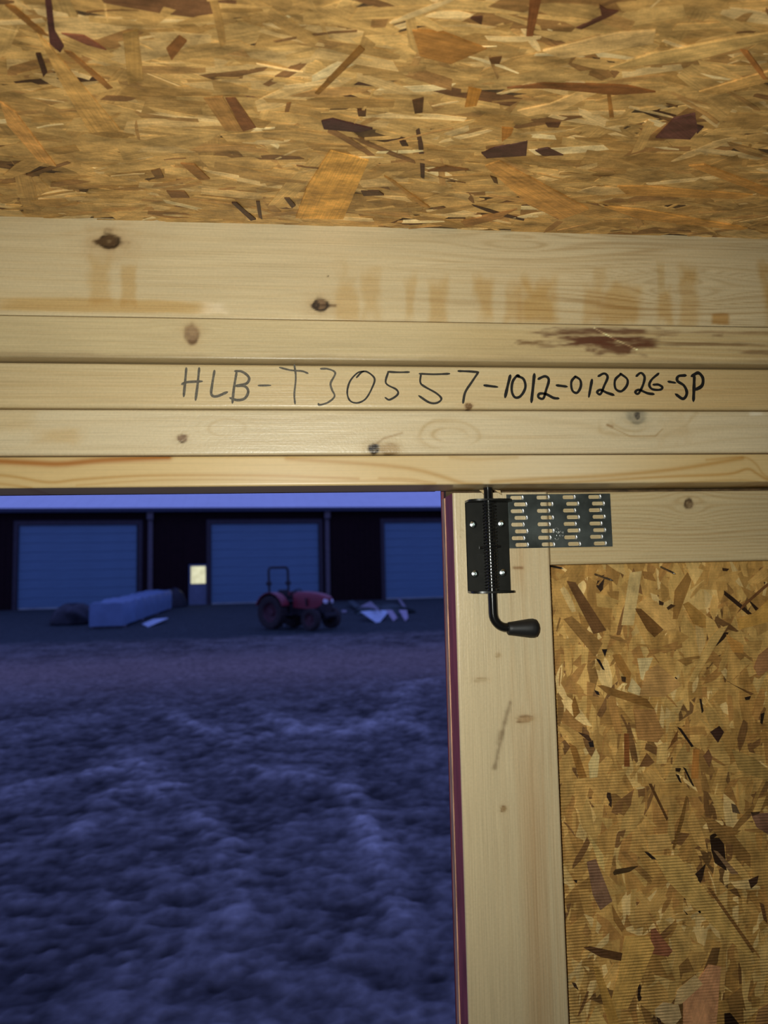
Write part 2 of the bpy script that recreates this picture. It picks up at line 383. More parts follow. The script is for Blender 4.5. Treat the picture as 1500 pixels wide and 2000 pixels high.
class Strands:
    """flat wood flakes pressed into a sheet with origin o, axes ex, ey and outward normal nz"""
    def __init__(s, o, ex, ey, nz, W, H):
        s.o, s.ex, s.ey, s.nz = (np.array(a, float) for a in (o, ex, ey, nz)); s.W, s.H = W, H
        s.reset()
    def reset(s): s.v = []; s.f = []; s.c = []; s.u = []
    def P(s, x, y, z): return s.o + s.ex * x + s.ey * y + s.nz * z
    def flake(s, poly, h, tilt, col, ang, depth=.0016, colj=.04):
        """poly in sheet coordinates"""
        poly = np.array(poly, float); poly[:, 0] = np.clip(poly[:, 0], 0, s.W); poly[:, 1] = np.clip(poly[:, 1], 0, s.H)
        n = len(poly); c = poly.mean(0); b = len(s.v); ca, sa = math.cos(ang), math.sin(ang); ro, rv = random.uniform(0, 50), random.uniform(0, 9)
        for zz in (0, 1):
            for p in poly:
                q = p - c; z = h + q[0] * tilt[0] + q[1] * tilt[1]
                s.v.append(tuple(s.P(p[0], p[1], max(z, .00005) if zz == 0 else -.0004)))
                s.c.append(np.asarray(col) * (1 + random.uniform(-colj, colj)))
                s.u.append((q[0] * ca + q[1] * sa + ro, -q[0] * sa + q[1] * ca + rv))
        s.f.append(tuple(range(b, b + n)))
        for i in range(n):
            j = (i + 1) % n; s.f.append((b + i, b + n + i, b + n + j, b + j))
    def mesh(s, name, material):
        me = bpy.data.meshes.new(name); me.from_pydata(s.v, [], s.f); attrs(me, np.array(s.c), np.array(s.u)); me.materials.append(material)
        import bmesh
        bm = bmesh.new(); bm.from_mesh(me); bmesh.ops.recalc_face_normals(bm, faces=bm.faces); bm.to_mesh(me); bm.free()
        s.reset(); return me
    def random_fill(s, x0, x1, y0, y1, count, ang0, angsd, pal, wts, size=1.0, hmax=.0010, wild=.15, slim=1.0):
        pal = [np.array(p) for p in pal]; cs = np.cumsum(np.array(wts) / sum(wts))
        for i in range(count):
            q = i / count
            if q < .45: L, w = random.uniform(.06, .12), random.uniform(.012, .032)
            elif q < .8: L, w = random.uniform(.03, .085), random.uniform(.006, .02)
            else: L, w = random.uniform(.012, .05), random.uniform(.0015, .006)
            L *= size; w *= size * slim
            a = ang0 + random.gauss(0, angsd) if random.random() > wild else random.uniform(0, math.pi)
            cx, cy = random.uniform(x0, x1), random.uniform(y0, y1)
            sk1, sk2 = random.uniform(-.5, .5) * w, random.uniform(-.5, .5) * w
            tp1, tp2 = random.uniform(.25, 1), random.uniform(.25, 1)
            bend = random.uniform(-.06, .06) * L
            loc = [(-L / 2 + sk1, -w / 2 * tp1), (-L * .2, -w / 2 + bend * .4), (L * .2, -w / 2 + bend * .4), (L / 2 + sk2, -w / 2 * tp2 - bend * .2),
                   (L / 2 - sk2, w / 2 * tp2 - bend * .2), (L * .2, w / 2 + bend * .4), (-L * .2, w / 2 + bend * .4), (-L / 2 - sk1, w / 2 * tp1)]
            ca, sa = math.cos(a), math.sin(a)
            poly = [(cx + p * ca - r * sa, cy + p * sa + r * ca) for p, r in loc]
            col = pal[int(np.searchsorted(cs, random.random()))] * random.uniform(.82, 1.15)
            h = random.uniform(.0001, hmax) * (.6 + .6 * q)
            s.flake(poly, h, (random.uniform(-.014, .014), random.uniform(-.014, .014)), col, a)

# ================================================================== THE SHED (setting)
SW = 1.52                                    # half width of the shed
YA, YC, YD, YE, YS, YP = .615, .628, .632, .634, .672, .710     # faces: plates, header boards, stile, door sheet
Z_TOP, Z_AB, Z_BC, Z_CD, Z_DE, Z_E = 2.161, 2.0745, 2.0385, 1.9985, 1.9575, 1.930
FLOOR_Z = .27
SLOPE = math.radians(3)

MB().box(-SW, SW, -2.95, .74, FLOOR_Z - .12, FLOOR_Z).build('floor', M['floor'])
tag(bpy.data.objects['floor'], 'bare plywood floor of the shed', 'floor', kind='structure')

# ---- front wall: siding outside, framing boards inside
w = MB()
w.box(-SW, .130, .711, .724, Z_E + .004, 2.19)
w.box(.130, .90, .711, .724, 1.966, 2.19)
w.box(.90, SW, .711, .724, Z_E + .004, 2.19)
w.box(.90, SW, .711, .724, FLOOR_Z - .1, Z_E + .004)
w.box(-SW, -.64, .711, .724, FLOOR_Z - .1, Z_E + .004)
wall_front = w.build('wall_front', M['siding_paint'])
tag(wall_front, 'framed front wall of stacked pine boards above the door opening', 'wall', kind='structure')
for x0, x1 in ((.905, .943), (-.68, -.642), (1.30, 1.338), (-1.1, -1.062)):
    MB().box(x0, x1, .672, .710, FLOOR_Z, Z_E, .002).build('wall_stud', mat('stud_pine_%d' % int(x0 * 100 + 200), (.58, .44, .25), .6, var=.15, scale=30, stretch=(4, 4, .4)), wall_front)

FX = (-.42, .62)
PINE = np.array((.595, .482, .290))
def paint_A(S, T):
    g = Grain(S, T, YA, 'x', PINE * (1.0, .99, .97), 11)
    g.warp(213, 472, .012); g.warp(626, 596, .009); g.warp(1010, 470, .012, 5); g.warp(1330, 560, .016, 4)
    g.tone(.13, 2.2, 30); g.tone(.06, 12, 60, 3)
    right = sstep(-.02, .30, S)
    g.lines(.0042, .55, (.62, .50, .36), 2.2, 2.6, 2.5, right * (.6 + fbm(S * 5, T * 25, 4, 2)), 6)
    g.lines(.011, .25, (.80, .70, .55), 1.2, 2., 2.0, None, 2)
    # water stains running down to the lower edge
    O = (.82, .64, .36)
    g.blot(-20, 580, 390, 612, O, .75, .35, .35, 30, 200)
    g.blot(175, 500, 215, 590, O, .55, .5, .4); g.blot(238, 520, 265, 592, O, .6, .4, .35)
    for a, b, t, k in ((655, 700, 540, .5), (705, 745, 545, .45), (790, 812, 560, .45), (838, 872, 560, .55), (930, 965, 560, .6), (985, 1018, 572, .5), (1025, 1082, 560, .75),
                       (1140, 1178, 565, .5), (1180, 1248, 575, .65), (1282, 1312, 570, .6), (1325, 1362, 540, .5), (1490, 1530, 540, .8)):
        g.blot(a, t - 8, b, 628, O, k * 1.1, .55, .8, 70, 45)
    g.blot(1388, 612, 1424, 634, (.72, .48, .2), .8, .25, .25)
    g.blot(1283, 515, 1300, 570, (.8, .68, .45), .6, .5, .4); g.blot(1330, 522, 1362, 552, (.8, .68, .45), .6, .5, .4); g.blot(1160, 522, 1185, 545, (.82, .7, .5), .5, .5, .4)
    g.knot(213, 472, 25, 17, (.09, .05, .022), (.035, .018, .008), (.42, .26, .11), 1.0, .45, .75, 1)
    g.knot(626, 596, 18, 14, (.20, .12, .06), (.02, .010, .005), (.40, .25, .11), 1.5, .25, .7, 1)
    g.knot(617, 597, 8, 10, (.03, .016, .008), (.03, .016, .008), ha=0)
    g.streak([(626, 596), (655, 597)], 3, (.2, .12, .06), .8)
    g.knot(640, 540, 2, 2, (.08, .05, .02), (.05, .03, .02), ha=.2)
    g.blot(395, 590, 440, 612, (1.3, 1.35, 1.6), .6, .5, .6)  # pale torn spot, its glint painted into the colour
    g.blot(-60, 412, 1560, 422, (.75, .65, .5), .0, .5)
    return g.c
def paint_B(S, T):
    g = Grain(S, T, YA, 'x', PINE * (.97, .95, .88), 23)
    g.warp(375, 652, .010); g.tone(.12, 2.5, 40); g.tone(.05, 18, 80, 2)
    g.lines(.006, .35, (.75, .62, .45), 1.5, 1.8, 2.0, .3 + sstep(.1, .4, S))
    g.blot(520, 692, 1560, 700, (1.10, 1.10, 1.2), .5, .4, .7, 160, 300)
    g.knot(375, 652, 16, 20, (.27, .17, .09), (.10, .05, .02), (.50, .32, .14), 2.2, .15, .6, .85)
    R = (.10, .032, .018)
    g.blot(1105, 640, 1300, 654, R, .85, .6, 1.0, 60, 260, False); g.blot(1095, 655, 1265, 676, R, .95, .5, .9, 60, 260, False)
    g.blot(1170, 672, 1250, 692, R, .9, .6, 1.0, 90, 200, False); g.blot(1010, 664, 1062, 674, (.16, .08, .03), .8, .6, .8, 120, 250, False)
    g.blot(1290, 645, 1500, 654, (.22, .12, .05), .6, .6, 1.0, 40, 300, False); g.blot(1300, 668, 1520, 677, (.14, .07, .03), .65, .6, 1.0, 40, 300, False)
    g.blot(1440, 684, 1500, 692, (.2, .11, .05), .7, .6, .9, 60, 300, False); g.blot(1390, 652, 1410, 658, (.2, .11, .05), .6, .6, .6, 100, 300, False)
    g.streak([(1160, 640), (1200, 662), (1245, 683)], 1.2, (3.2, 4.0, 4.0), .8)
    g.blot(900, 640, 1560, 712, (.93, .88, .78), .8, .3, .3, 8, 8)
    # bark left along the lower edge
    m = sstep(Z_BC + .0055, Z_BC + .001, T + .0035 * (fbm(S * 26, T * 0, 3, 3) - .5)) * (.35 + .65 * fbm(S * 9, T * 60, 41, 3))
    g.c = mixc(g.c, (.27, .185, .09), m * .8)
    return g.c
def paint_C(S, T):
    g = Grain(S, T, YC, 'x', PINE * (.99, .95, .88), 37)
    g.warp(915, 793, .006); g.tone(.10, 1.6, 35); g.lines(.0032, .22, (.78, .66, .5), .8, 1.2, 2.0); g.lines(.010, .2, (.85, .75, .6), 1.0, 1.5, 1.5, None, 9)
    g.knot(915, 793, 8, 6, (.14, .07, .025), (.16, .08, .03), (.45, .26, .10), 1.3)
    g.streak([(1230, 760), (1360, 762), (1500, 758)], 1.2, (.75, .6, .4), .5)
    g.c = mixc(g.c, g.c * np.array((.93, .86, .74)), sstep(.15, .4, S))
    return g.c
def paint_D(S, T):
    g = Grain(S, T, YD, 'x', PINE * (1.06, 1.07, 1.12), 51)
    g.warp(357, 857, .006); g.warp(740, 877, .016, 2.0); g.warp(880, 850, .016, 2.5); g.warp(1245, 815, .02, 2.2); g.tone(.08, 2.0, 18)
    g.lines(.013, .28, (.80, .72, .60), 1.0, 2.2, 5.0, None, 4)
    g.blot(70, 838, 150, 866, (.85, .68, .42), .5, .7, .6); g.blot(-20, 800, 60, 840, (.9, .78, .55), .4, .7, .6)
    # swirling grain round the knots
    for (u, v, ku, kv, r0, r1, am) in ((880, 850, 1, .42, 28, 95, .7), (1245, 815, 1, .42, 22, 120, .7), (440, 838, 1, .42, 20, 75, .5), (752, 877, 1, .5, 22, 50, .25)):
        s, t = g.at(u, v); ds = (S - s) / ku * FPX / YD; dt = (T - t) / kv * FPX / YD
        r = np.hypot(ds, dt) * (1 + 1.1 * (fbm(S * 22, T * 34, int(u), 3) - .5))
        b = (.5 + .5 * np.sin(r / 4.6)) ** 3 * sstep(.3, .65, fbm(S * 18, T * 30, int(v), 2)) * sstep(r0 * .6, r0, r) * sstep(r1, r1 * .6, r)
        g.c = mixc(g.c, g.c * np.array((.74, .64, .48)), am * b)
    g.blot(1290, 800, 1345, 858, (.85, .76, .62), .35, .6, .9, 200, 200)
    g.knot(357, 857, 11, 8, (.18, .10, .05), (.09, .05, .02), (.46, .34, .18), 1.5)
    g.knot(762, 877, 22, 12, (.40, .27, .13), (.20, .12, .05), (.46, .32, .15), 1.4, .2, .6, .8)
    g.knot(731, 877, 13, 10, (.02, .012, .008), (.05, .03, .014), (.36, .25, .12), 1.6, .3, .5, 1)
    g.streak([(722, 876), (750, 856), (785, 846)], 2.5, (.55, .42, .28), .6)
    g.knot(1245, 815, 24, 14, (.27, .24, .17), (.20, .17, .11), (.48, .41, .27), .9, .4, .7, .75)
    g.knot(1245, 812, 7, 8, (.07, .06, .05), (.07, .06, .045), ha=.1)
    g.streak([(1185, 830), (1230, 852), (1280, 852), (1294, 838)], 1.6, (.66, .52, .34), .7); g.streak([(1187, 830), (1196, 833)], 3, (.45, .3, .16), .7)
    g.blot(1465, 803, 1492, 812, (1.25, 1.35, 1.6), .8, .5, .6); g.blot(960, 850, 1100, 856, (.82, .7, .55), .35, .5, .8, 20, 200)
    g.streak([(-50, 890), (300, 890), (1560, 885)], 3, (.62, .52, .42), .6)
    return g.c
def paint_E(S, T):
    g = Grain(S, T, YE, 'x', np.array((.62, .445, .205)), 67); g.tone(.07, 1.4, 25)
    L = (.74, .57, .33)
    g.c = mixc(g.c, (.68, .58, .40), .7 * sstep(.05, .25, S) * sstep(.40, .2, S))
    def ln(p, w, a, col=L): g.streak(smooth_path(p, 5), w, col, a)
    ln([(-60, 898), (60, 904), (120, 906), (200, 899), (330, 893)], 6.5, .95, (.58, .30, .11))
    ln([(-60, 925), (20, 930), (95, 942), (160, 936), (280, 929), (420, 928), (560, 930), (700, 935)], 3.0, .75)
    ln([(-60, 940), (10, 946), (60, 953)], 3.0, .6); ln([(150, 948), (300, 938), (450, 937), (620, 940), (760, 938), (820, 943), (860, 950)], 2.2, .5)
    ln([(560, 896), (700, 905), (800, 915), (860, 930), (905, 944), (940, 946)], 4.5, .75); ln([(740, 934), (800, 936), (850, 944)], 2.6, .6)
    ln([(960, 941), (1060, 935), (1200, 928), (1330, 915), (1450, 895)], 4.6, .8); ln([(1000, 946), (1150, 940), (1300, 931), (1420, 926), (1460, 916), (1480, 926), (1505, 938), (1560, 942)], 3.2, .8)
    ln([(1380, 898), (1450, 893), (1475, 905), (1490, 925), (1510, 938)], 2.6, .6); ln([(1300, 944), (1440, 938), (1500, 943)], 2.0, .5)
    ln([(880, 893), (930, 897), (1010, 893)], 4, .4)
    g.lines(.0016, .10, (.85, .75, .55), .5, 1.5, 2)
    return g.c
hb = [board('header_board', wall_front, 'x', (-SW, SW), (Z_AB, Z_TOP + .03), YA, .038, paint_A, M['pine'], FX, .0004),
      board('header_board', wall_front, 'x', (-SW, SW), (Z_BC, Z_AB - .0004), YA + .0002, .089, paint_B, M['pine'], FX, .0012),
      board('header_board', wall_front, 'x', (-SW, SW), (Z_CD, Z_BC - .0008), YC, .082, paint_C, M['pine'], FX, .0024),
      board('header_board', wall_front, 'x', (-SW, SW), (Z_DE, Z_CD - .0006), YD, .078, paint_D, M['pine'], FX, .0024),
      board('header_board', wall_front, 'x', (-SW, SW), (Z_E, Z_DE - .0006), YE, .050, paint_E, M['pine_clear'], FX, .0018)]
for o, l in zip(hb, ('wide pine top plate with orange water stains', 'pine board edge with a reddish bark patch and rough lower edge', 'pine board edge bearing the handwritten serial number',
                     'pale pine board edge with swirling knots', 'orange clear pine strip with wavy grain lines')):
    o['label'] = l

# ---- handwriting on the third board
def R4(p): return [(320 + x / 2.778, 680 + y / 2.778) for x, y in p]
def R5(p): return [(850 + x / 2.727, 680 + y / 2.727) for x, y in p]
GL = [
 ('pencil', 2.5, [R4([(122, 108), (115, 190), (108, 262)]), R4([(192, 108), (183, 200), (172, 282)]), R4([(98, 196), (125, 185), (208, 180)])]),
 ('pencil', 2.5, [R4([(275, 122), (262, 200), (258, 250), (285, 262), (345, 238)])]),
 ('pencil', 2.5, [R4([(395, 130), (380, 220), (372, 298)]), R4([(385, 125), (425, 128), (462, 160), (448, 192), (390, 205)]), R4([(390, 205), (440, 208), (458, 235), (440, 272), (400, 282), (358, 270)])]),
 ('pencil', 1.9, [R4([(512, 203), (580, 202)])]),
 ('pencil', 1.9, [R4([(628, 105), (690, 120), (750, 125), (782, 137)]), R4([(708, 90), (716, 160), (708, 250), (712, 303)])]),
 ('pencil', 2.0, [R4([(850, 112), (890, 113), (930, 135), (905, 190), (912, 225), (926, 262), (890, 295), (845, 308), (838, 300)])]),
 ('pencil_dark', 1.8, [R4([(1045, 160), (1075, 130), (1105, 130), (1143, 165), (1130, 215), (1095, 275), (1050, 297), (1010, 285), (995, 240), (1010, 180), (1050, 135), (1085, 125)])]),
 ('pencil_dark', 2.0, [R4([(1215, 128), (1270, 131), (1332, 130)]), R4([(1218, 128), (1205, 190), (1262, 225), (1268, 252), (1225, 280), (1200, 268)])]),
 ('pencil_dark', 2.2, [[(819, 730), (848, 731), (878, 730)], [(822, 731), (821, 747), (829, 755), (852, 768), (862, 779), (853, 787), (838, 786), (818, 773)]]),
 ('pencil_dark', 2.4, [R5([(122, 122), (180, 124), (230, 128)]), R5([(230, 128), (195, 180), (160, 235), (148, 293)])]),
 ('ink', 2.7, [R5([(260, 198), (332, 207)])]),
 ('ink', 3.2, [R5([(400, 145), (385, 205), (372, 262)])]),
 ('ink', 2.8, [R5([(435, 148), (470, 165), (480, 210), (455, 255), (425, 262), (408, 230), (412, 180), (435, 148), (450, 150)])]),
 ('ink', 3.3, [R5([(528, 138), (520, 215), (512, 288)])]),
 ('ink', 2.8, [R5([(548, 165), (585, 150), (605, 170), (590, 225), (575, 268), (550, 262), (555, 243), (590, 245), (630, 265), (658, 268)])]),
 ('ink', 2.8, [R5([(645, 198), (702, 205)])]),
 ('ink', 2.7, [R5([(745, 150), (772, 170), (775, 205), (755, 238), (730, 225), (725, 180), (747, 150)])]),
 ('ink', 3.1, [R5([(835, 168), (818, 260)])]),
 ('ink', 2.7, [R5([(868, 150), (900, 135), (918, 155), (900, 200), (880, 245), (862, 235), (880, 222), (915, 238), (952, 250)])]),
 ('ink', 2.7, [R5([(985, 135), (1022, 165), (1020, 200), (990, 230), (960, 215), (958, 170), (988, 138)])]),
 ('ink', 2.7, [R5([(1070, 150), (1095, 132), (1115, 155), (1105, 200), (1082, 242), (1065, 235), (1085, 222), (1130, 240), (1165, 245)])]),
 ('ink', 2.7, [R5([(1190, 135), (1155, 165), (1140, 195), (1155, 218), (1195, 222), (1210, 210), (1190, 195), (1160, 195)])]),
 ('ink', 2.7, [R5([(1240, 178), (1280, 185)])]),
 ('ink', 3.2, [R5([(1335, 145), (1295, 150), (1290, 175), (1325, 200), (1340, 240), (1320, 270), (1280, 245)])]),
 ('ink', 3.5, [R5([(1380, 145), (1378, 215), (1375, 282)]), R5([(1365, 150), (1400, 132), (1425, 160), (1420, 200), (1385, 222)])]),
]
def ribbon(mb, pts, w, lift):
    """flat ink stroke on the board face; pts (x, z), half width w"""
    P = np.array(pts); n = len(P)
    t = np.gradient(P, axis=0); t /= np.linalg.norm(t, axis=1)[:, None] + 1e-9
    nr = np.stack([-t[:, 1], t[:, 0]], -1)
    ws = w * (.85 + .3 * vnoise(np.arange(n) * .35, np.zeros(n) + w * 1e4, 3)); ws[0] *= .7; ws[-1] *= .65
    vs_ = []; 
    for i in range(n):
        a = P[i] + nr[i] * ws[i]; b_ = P[i] - nr[i] * ws[i]
        vs_ += [(a[0], YC - lift, a[1]), (b_[0], YC - lift, b_[1])]
    e0 = P[0] - t[0] * w * .8; e1 = P[-1] + t[-1] * w * .8
    vs_ += [(e0[0], YC - lift, e0[1]), (e1[0], YC - lift, e1[1])]
    fs_ = [(2 * i, 2 * i + 1, 2 * i + 3, 2 * i + 2) for i in range(n - 1)] + [(2 * n, 1, 0), (2 * n + 1, 2 * n - 2, 2 * n - 1)]
    mb.add(vs_, fs_)
for mname, wpx, strokes in GL:
    mb = MB()
    for k, st in enumerate(strokes):
        pts = [(p[0], p[2]) for p in (onY(u, v, YC) for u, v in smooth_path(st, 6))]
        ribbon(mb, pts, wpx * YC / FPX, .00012 + .00003 * k)
    mb.build('handwritten_character', M[mname], hb[2], keep=True)

# torn fibres where the bolt enters the header
for pts in (((936, 957), (944, 964), (950, 972), (953, 963), (950, 957)), ((966, 957), (972, 961), (980, 966), (977, 958)), ((945, 957), (949, 966), (953, 968), (953, 957))):
    P = [onY(u, v, .660) for u, v in pts]
    MB().prism(P, (0, .0015, 0)).build('splinter', M['splinter'], hb[4], keep=True)

# ---- other walls (behind the photographer)
def gable(y): return Z_TOP + math.tan(SLOPE) * min(YA - y, y + 2.95 + (0))
YR = (YA - 2.95) / 2
ZR = Z_TOP + math.tan(SLOPE) * (YA - YR)
for nm, x0, x1 in (('wall_left', -SW - .012, -SW), ('wall_right', SW, SW + .012)):
    pts = [(x0, .724, FLOOR_Z - .1), (x0, .724, 2.13), (x0, YR, ZR + .06), (x0, -2.962, 2.13), (x0, -2.962, FLOOR_Z - .1)]
    o = MB().prism(pts, (x1 - x0, 0, 0)).build(nm, M['osb_plain'])
    tag(o, 'strand board side wall of the shed on the %s' % nm[5:], 'wall', kind='structure')
o = MB().box(-SW, SW, -2.962, -2.95, FLOOR_Z - .1, 2.2).build('wall_back', M['osb_plain'])
tag(o, 'strand board rear wall of the shed', 'wall', kind='structure')

# ---- sloping strand board ceiling
cs_, sn_ = math.cos(SLOPE), math.sin(SLOPE)
LEN = (YA - YR) / cs_
nrm = np.array((0, -sn_, -cs_))                 # facing down into the room
up = np.array((0, -cs_, sn_))
def ceil_pt(x, d, h): return np.array((x, YA, Z_TOP)) + up * d + nrm * h
c = MB()
P = [ceil_pt(x, d, h) for h in (-.0004, -.012) for x, d in ((-SW, -.004), (SW, -.004), (SW, LEN), (-SW, LEN))]
c.add(P, [(0, 1, 2, 3), (7, 6, 5, 4), (0, 4, 5, 1), (1, 5, 6, 2), (2, 6, 7, 3), (3, 7, 4, 0)])
Q = [(p[0], 2 * YR - p[1], p[2]) for p in P]
c.add(Q, [(3, 2, 1, 0), (4, 5, 6, 7), (1, 5, 4, 0), (2, 6, 5, 1), (3, 7, 6, 2), (0, 4, 7, 3)])
ceiling = c.build('ceiling', M['osb_core'])
tag(ceiling, 'sloping strand board ceiling over the door wall', 'ceiling', kind='structure')
CE = Strands(np.array((-SW, YA, Z_TOP)), (1, 0, 0), up, nrm, 2 * SW, LEN)
K_C = 1.3
WB_ = np.array((1.0, 1.05, 1.18))             # lifts green and blue in the wood palettes, against the torch's warm tint
def lit(p, n):
    # how strongly the torch lights a point p with normal n (white = 1): turns photographed colours into surface colours
    v = np.asarray(p) - np.array(torch.matrix_world.translation); r = np.linalg.norm(v); v = v / r
    ax = -np.array(torch.matrix_world.col[2][:3]); ch_ = math.cos(ld.spot_size / 2)
    m = sstep(0, 1, (v.dot(ax) - ch_) / (1 - ch_))
    return float(m * max(.02, -v.dot(n)) / r ** 2)
QL = .83 / lit((.0, .615, 2.12), np.array((0, -1, 0)))
def own(colr, p, n):
    c_ = lin(colr) * np.array((1.0, 1.0, 1.06)) / (QL * lit(p, n)) * .92
    return np.maximum(c_ * min(1, .72 / c_.max()), .012)
def pal(cols, k): return [lin(c_) * k * WB_ for c_ in cols]
CPAL = pal([(186, 144, 80), (178, 136, 74), (170, 128, 68), (194, 154, 92), (160, 118, 60), (142, 100, 52), (104, 68, 38)], K_C)
CWT = [24, 26, 24, 10, 14, 5, 1.2]
CE.random_fill(0, 2 * SW, 0, LEN, 2600, 0, .30, CPAL, CWT, 1.0, .0009, .10)
CE.random_fill(SW - .62, SW + .72, 0, .62, 4200, 0, .24, CPAL, CWT, .95, .0010, .10, .6)
CE.random_fill(SW - .62, SW + .72, 0, .62, 3000, 0, .28, pal([(164, 120, 64), (206, 168, 106), (120, 82, 44), (70, 44, 28), (190, 146, 80), (214, 182, 122)], K_C), [6, 4, 2.2, .5, 5, 1.5], .60, .0012, .14, .45)
st = link('pressed_strands', CE.mesh('pressed_strands', M['strand']), None, ceiling, True)
st['kind'] = 'stuff'
nC = nrm
def ceil_hit(u, v):
    d = ray(u, v); t = nC.dot(np.array((0, YA, Z_TOP)) - CAM) / nC.dot(d); p = CAM + d * t - np.array((-SW, YA, Z_TOP))
    return p[0], p.dot(up)
def T1(p): return [(x / 2, y / 2) for x, y in p]
def T2(p): return [(750 + x / 2, y / 2) for x, y in p]
CT = [
 (T1([(140, 110), (210, 190), (470, 500), (350, 510), (230, 300)]), (172, 130, 68)),
 (T1([(175, -20), (200, -20), (215, 110), (250, 170), (235, 195), (195, 160)]), (72, 40, 34)), (T1([(240, 120), (330, 130), (415, 185), (340, 165)]), (112, 66, 44)),
 (T1([(140, 200), (160, 200), (185, 270), (170, 290)]), (58, 34, 24)), (T1([(880, 375), (920, 375), (1000, 490), (950, 505)]), (108, 66, 34)),
 (T1([(795, 375), (870, 370), (950, 505), (880, 500)]), (148, 106, 54)), (T1([(1405, 170), (1425, 185), (1245, 360), (1230, 355)]), (132, 90, 38)),
 (T1([(1255, 465), (1300, 455), (1455, 495), (1400, 507), (1265, 495)]), (60, 36, 32)), (T1([(1290, 580), (1440, 620), (1340, 850), (1155, 845), (1200, 720)]), (176, 128, 58)),
 (T1([(905, 785), (925, 785), (1000, 850), (980, 855)]), (52, 32, 18)), (T1([(1000, 780), (1015, 780), (1025, 850), (1010, 840)]), (56, 36, 20)),
 (T1([(705, 630), (760, 635), (820, 690), (780, 695)]), (118, 80, 38)), (T1([(650, 740), (720, 740), (740, 765), (670, 765)]), (92, 62, 32)),
 (T1([(1410, 740), (1480, 740), (1500, 755), (1420, 758)]), (66, 44, 26)), (T1([(0, 390), (60, 430), (220, 640), (150, 620), (30, 480)]), (164, 118, 60)),
 (T1([(1110, 765), (1130, 765), (1155, 795), (1140, 805)]), (60, 40, 22)), (T1([(250, 190), (280, 195), (440, 335), (420, 340)]), (132, 88, 42)),
 (T1([(480, 120), (540, 110), (560, 300), (500, 320)]), (158, 120, 62)), (T1([(650, 180), (700, 130), (730, 150), (670, 225)]), (126, 80, 38)),
 (T1([(590, 660), (625, 650), (640, 685), (610, 690)]), (84, 58, 30)), (T1([(1120, 395), (1138, 392), (1128, 428), (1112, 430)]), (118, 80, 40)),
 (T1([(1395, 425), (1430, 425), (1428, 445), (1400, 445)]), (72, 46, 26)), (T1([(20, 10), (60, 20), (190, 130), (150, 120)]), (126, 84, 38)),
 (T2([(1060, 530), (1130, 455), (1215, 435), (1225, 500), (1195, 535)]), (68, 40, 32)), (T2([(1215, 480), (1248, 488), (1222, 515)]), (50, 30, 26)),
 (T2([(380, 590), (430, 570), (560, 545), (555, 600), (400, 610)]), (64, 40, 32)), (T2([(590, 580), (640, 570), (700, 598), (620, 600)]), (66, 42, 32)),
 (T2([(395, 640), (450, 620), (800, 810), (690, 850), (560, 790)]), (146, 104, 50)), (T2([(540, 770), (580, 770), (720, 830), (680, 850)]), (86, 52, 30)),
 (T2([(910, 720), (1010, 720), (1440, 755), (1380, 770), (950, 755)]), (124, 88, 40)), (T2([(860, 800), (1000, 810), (1420, 885), (1390, 892), (1000, 850)]), (124, 88, 40)),
 (T2([(480, 335), (620, 315), (950, 325), (1060, 350), (900, 360), (640, 335)]), (112, 70, 34)), (T2([(330, 335), (380, 345), (360, 405), (315, 410)]), (150, 100, 38)),
 (T2([(460, 490), (505, 495), (495, 520), (460, 545)]), (144, 94, 38)), (T2([(110, 110), (240, 120), (400, 180), (260, 240), (140, 210)]), (150, 102, 46)),
 (T2([(570, -20), (615, -20), (580, 130), (555, 130)]), (118, 70, 34)), (T2([(840, 10), (870, 30), (915, 35), (880, 55), (770, 105), (750, 100), (850, 55)]), (84, 50, 34)),
 (T2([(880, 255), (1050, 200), (1290, 155), (1500, 120), (1500, 150), (1200, 230)]), (212, 170, 98)), (T2([(1390, 185), (1420, 190), (1500, 300), (1480, 300)]), (134, 86, 40)),
 (T2([(335, 60), (385, 55), (380, 85)]), (76, 46, 28)), (T2([(410, 220), (460, 215), (450, 240), (420, 240)]), (92, 60, 30)), (T2([(110, 385), (155, 375), (150, 430), (120, 435)]), (78, 50, 26)),
 (T2([(620, 190), (900, 120), (1060, 110), (1050, 160), (700, 220)]), (182, 146, 88)), (T2([(1190, 640), (1250, 635), (1500, 730), (1500, 760)]), (120, 84, 38)),
 (T2([(630, 475), (690, 470), (680, 490), (640, 488)]), (70, 44, 26)), (T2([(60, 545), (85, 545), (95, 562), (70, 562)]), (52, 34, 22)), (T2([(415, 680), (440, 690), (445, 710), (430, 705)]), (66, 44, 22)),
 (T2([(0, 680), (40, 700), (180, 805), (150, 800)]), (132, 94, 44)), (T2([(870, 360), (885, 360), (898, 450), (880, 450)]), (126, 84, 36)), (T2([(1230, 350), (1500, 270), (1500, 310), (1300, 360)]), (176, 134, 72)),
 (T2([(520, 425), (640, 400), (760, 350), (830, 355), (700, 420), (560, 445)]), (190, 150, 88)), (T2([(170, 660), (240, 640), (330, 655), (240, 662)]), (88, 58, 30)), (T2([(300, 860), (520, 810), (440, 850), (320, 880)]), (110, 76, 38)),
]
for i, (pl, colr) in enumerate(CT):
    poly = [ceil_hit(u, v) for u, v in pl]; a = np.array(poly)
    q = a - a.mean(0); ev = np.linalg.svd(q, full_matrices=False)[2][0]
    CE.flake(poly, .0018 + .0001 * (i % 4), (0, 0), own(colr, CE.P(*a.mean(0), 0), nrm), math.atan2(ev[1], ev[0]))
    link('wood_strand', CE.mesh('wood_strand', M['strand']), None, ceiling, True)

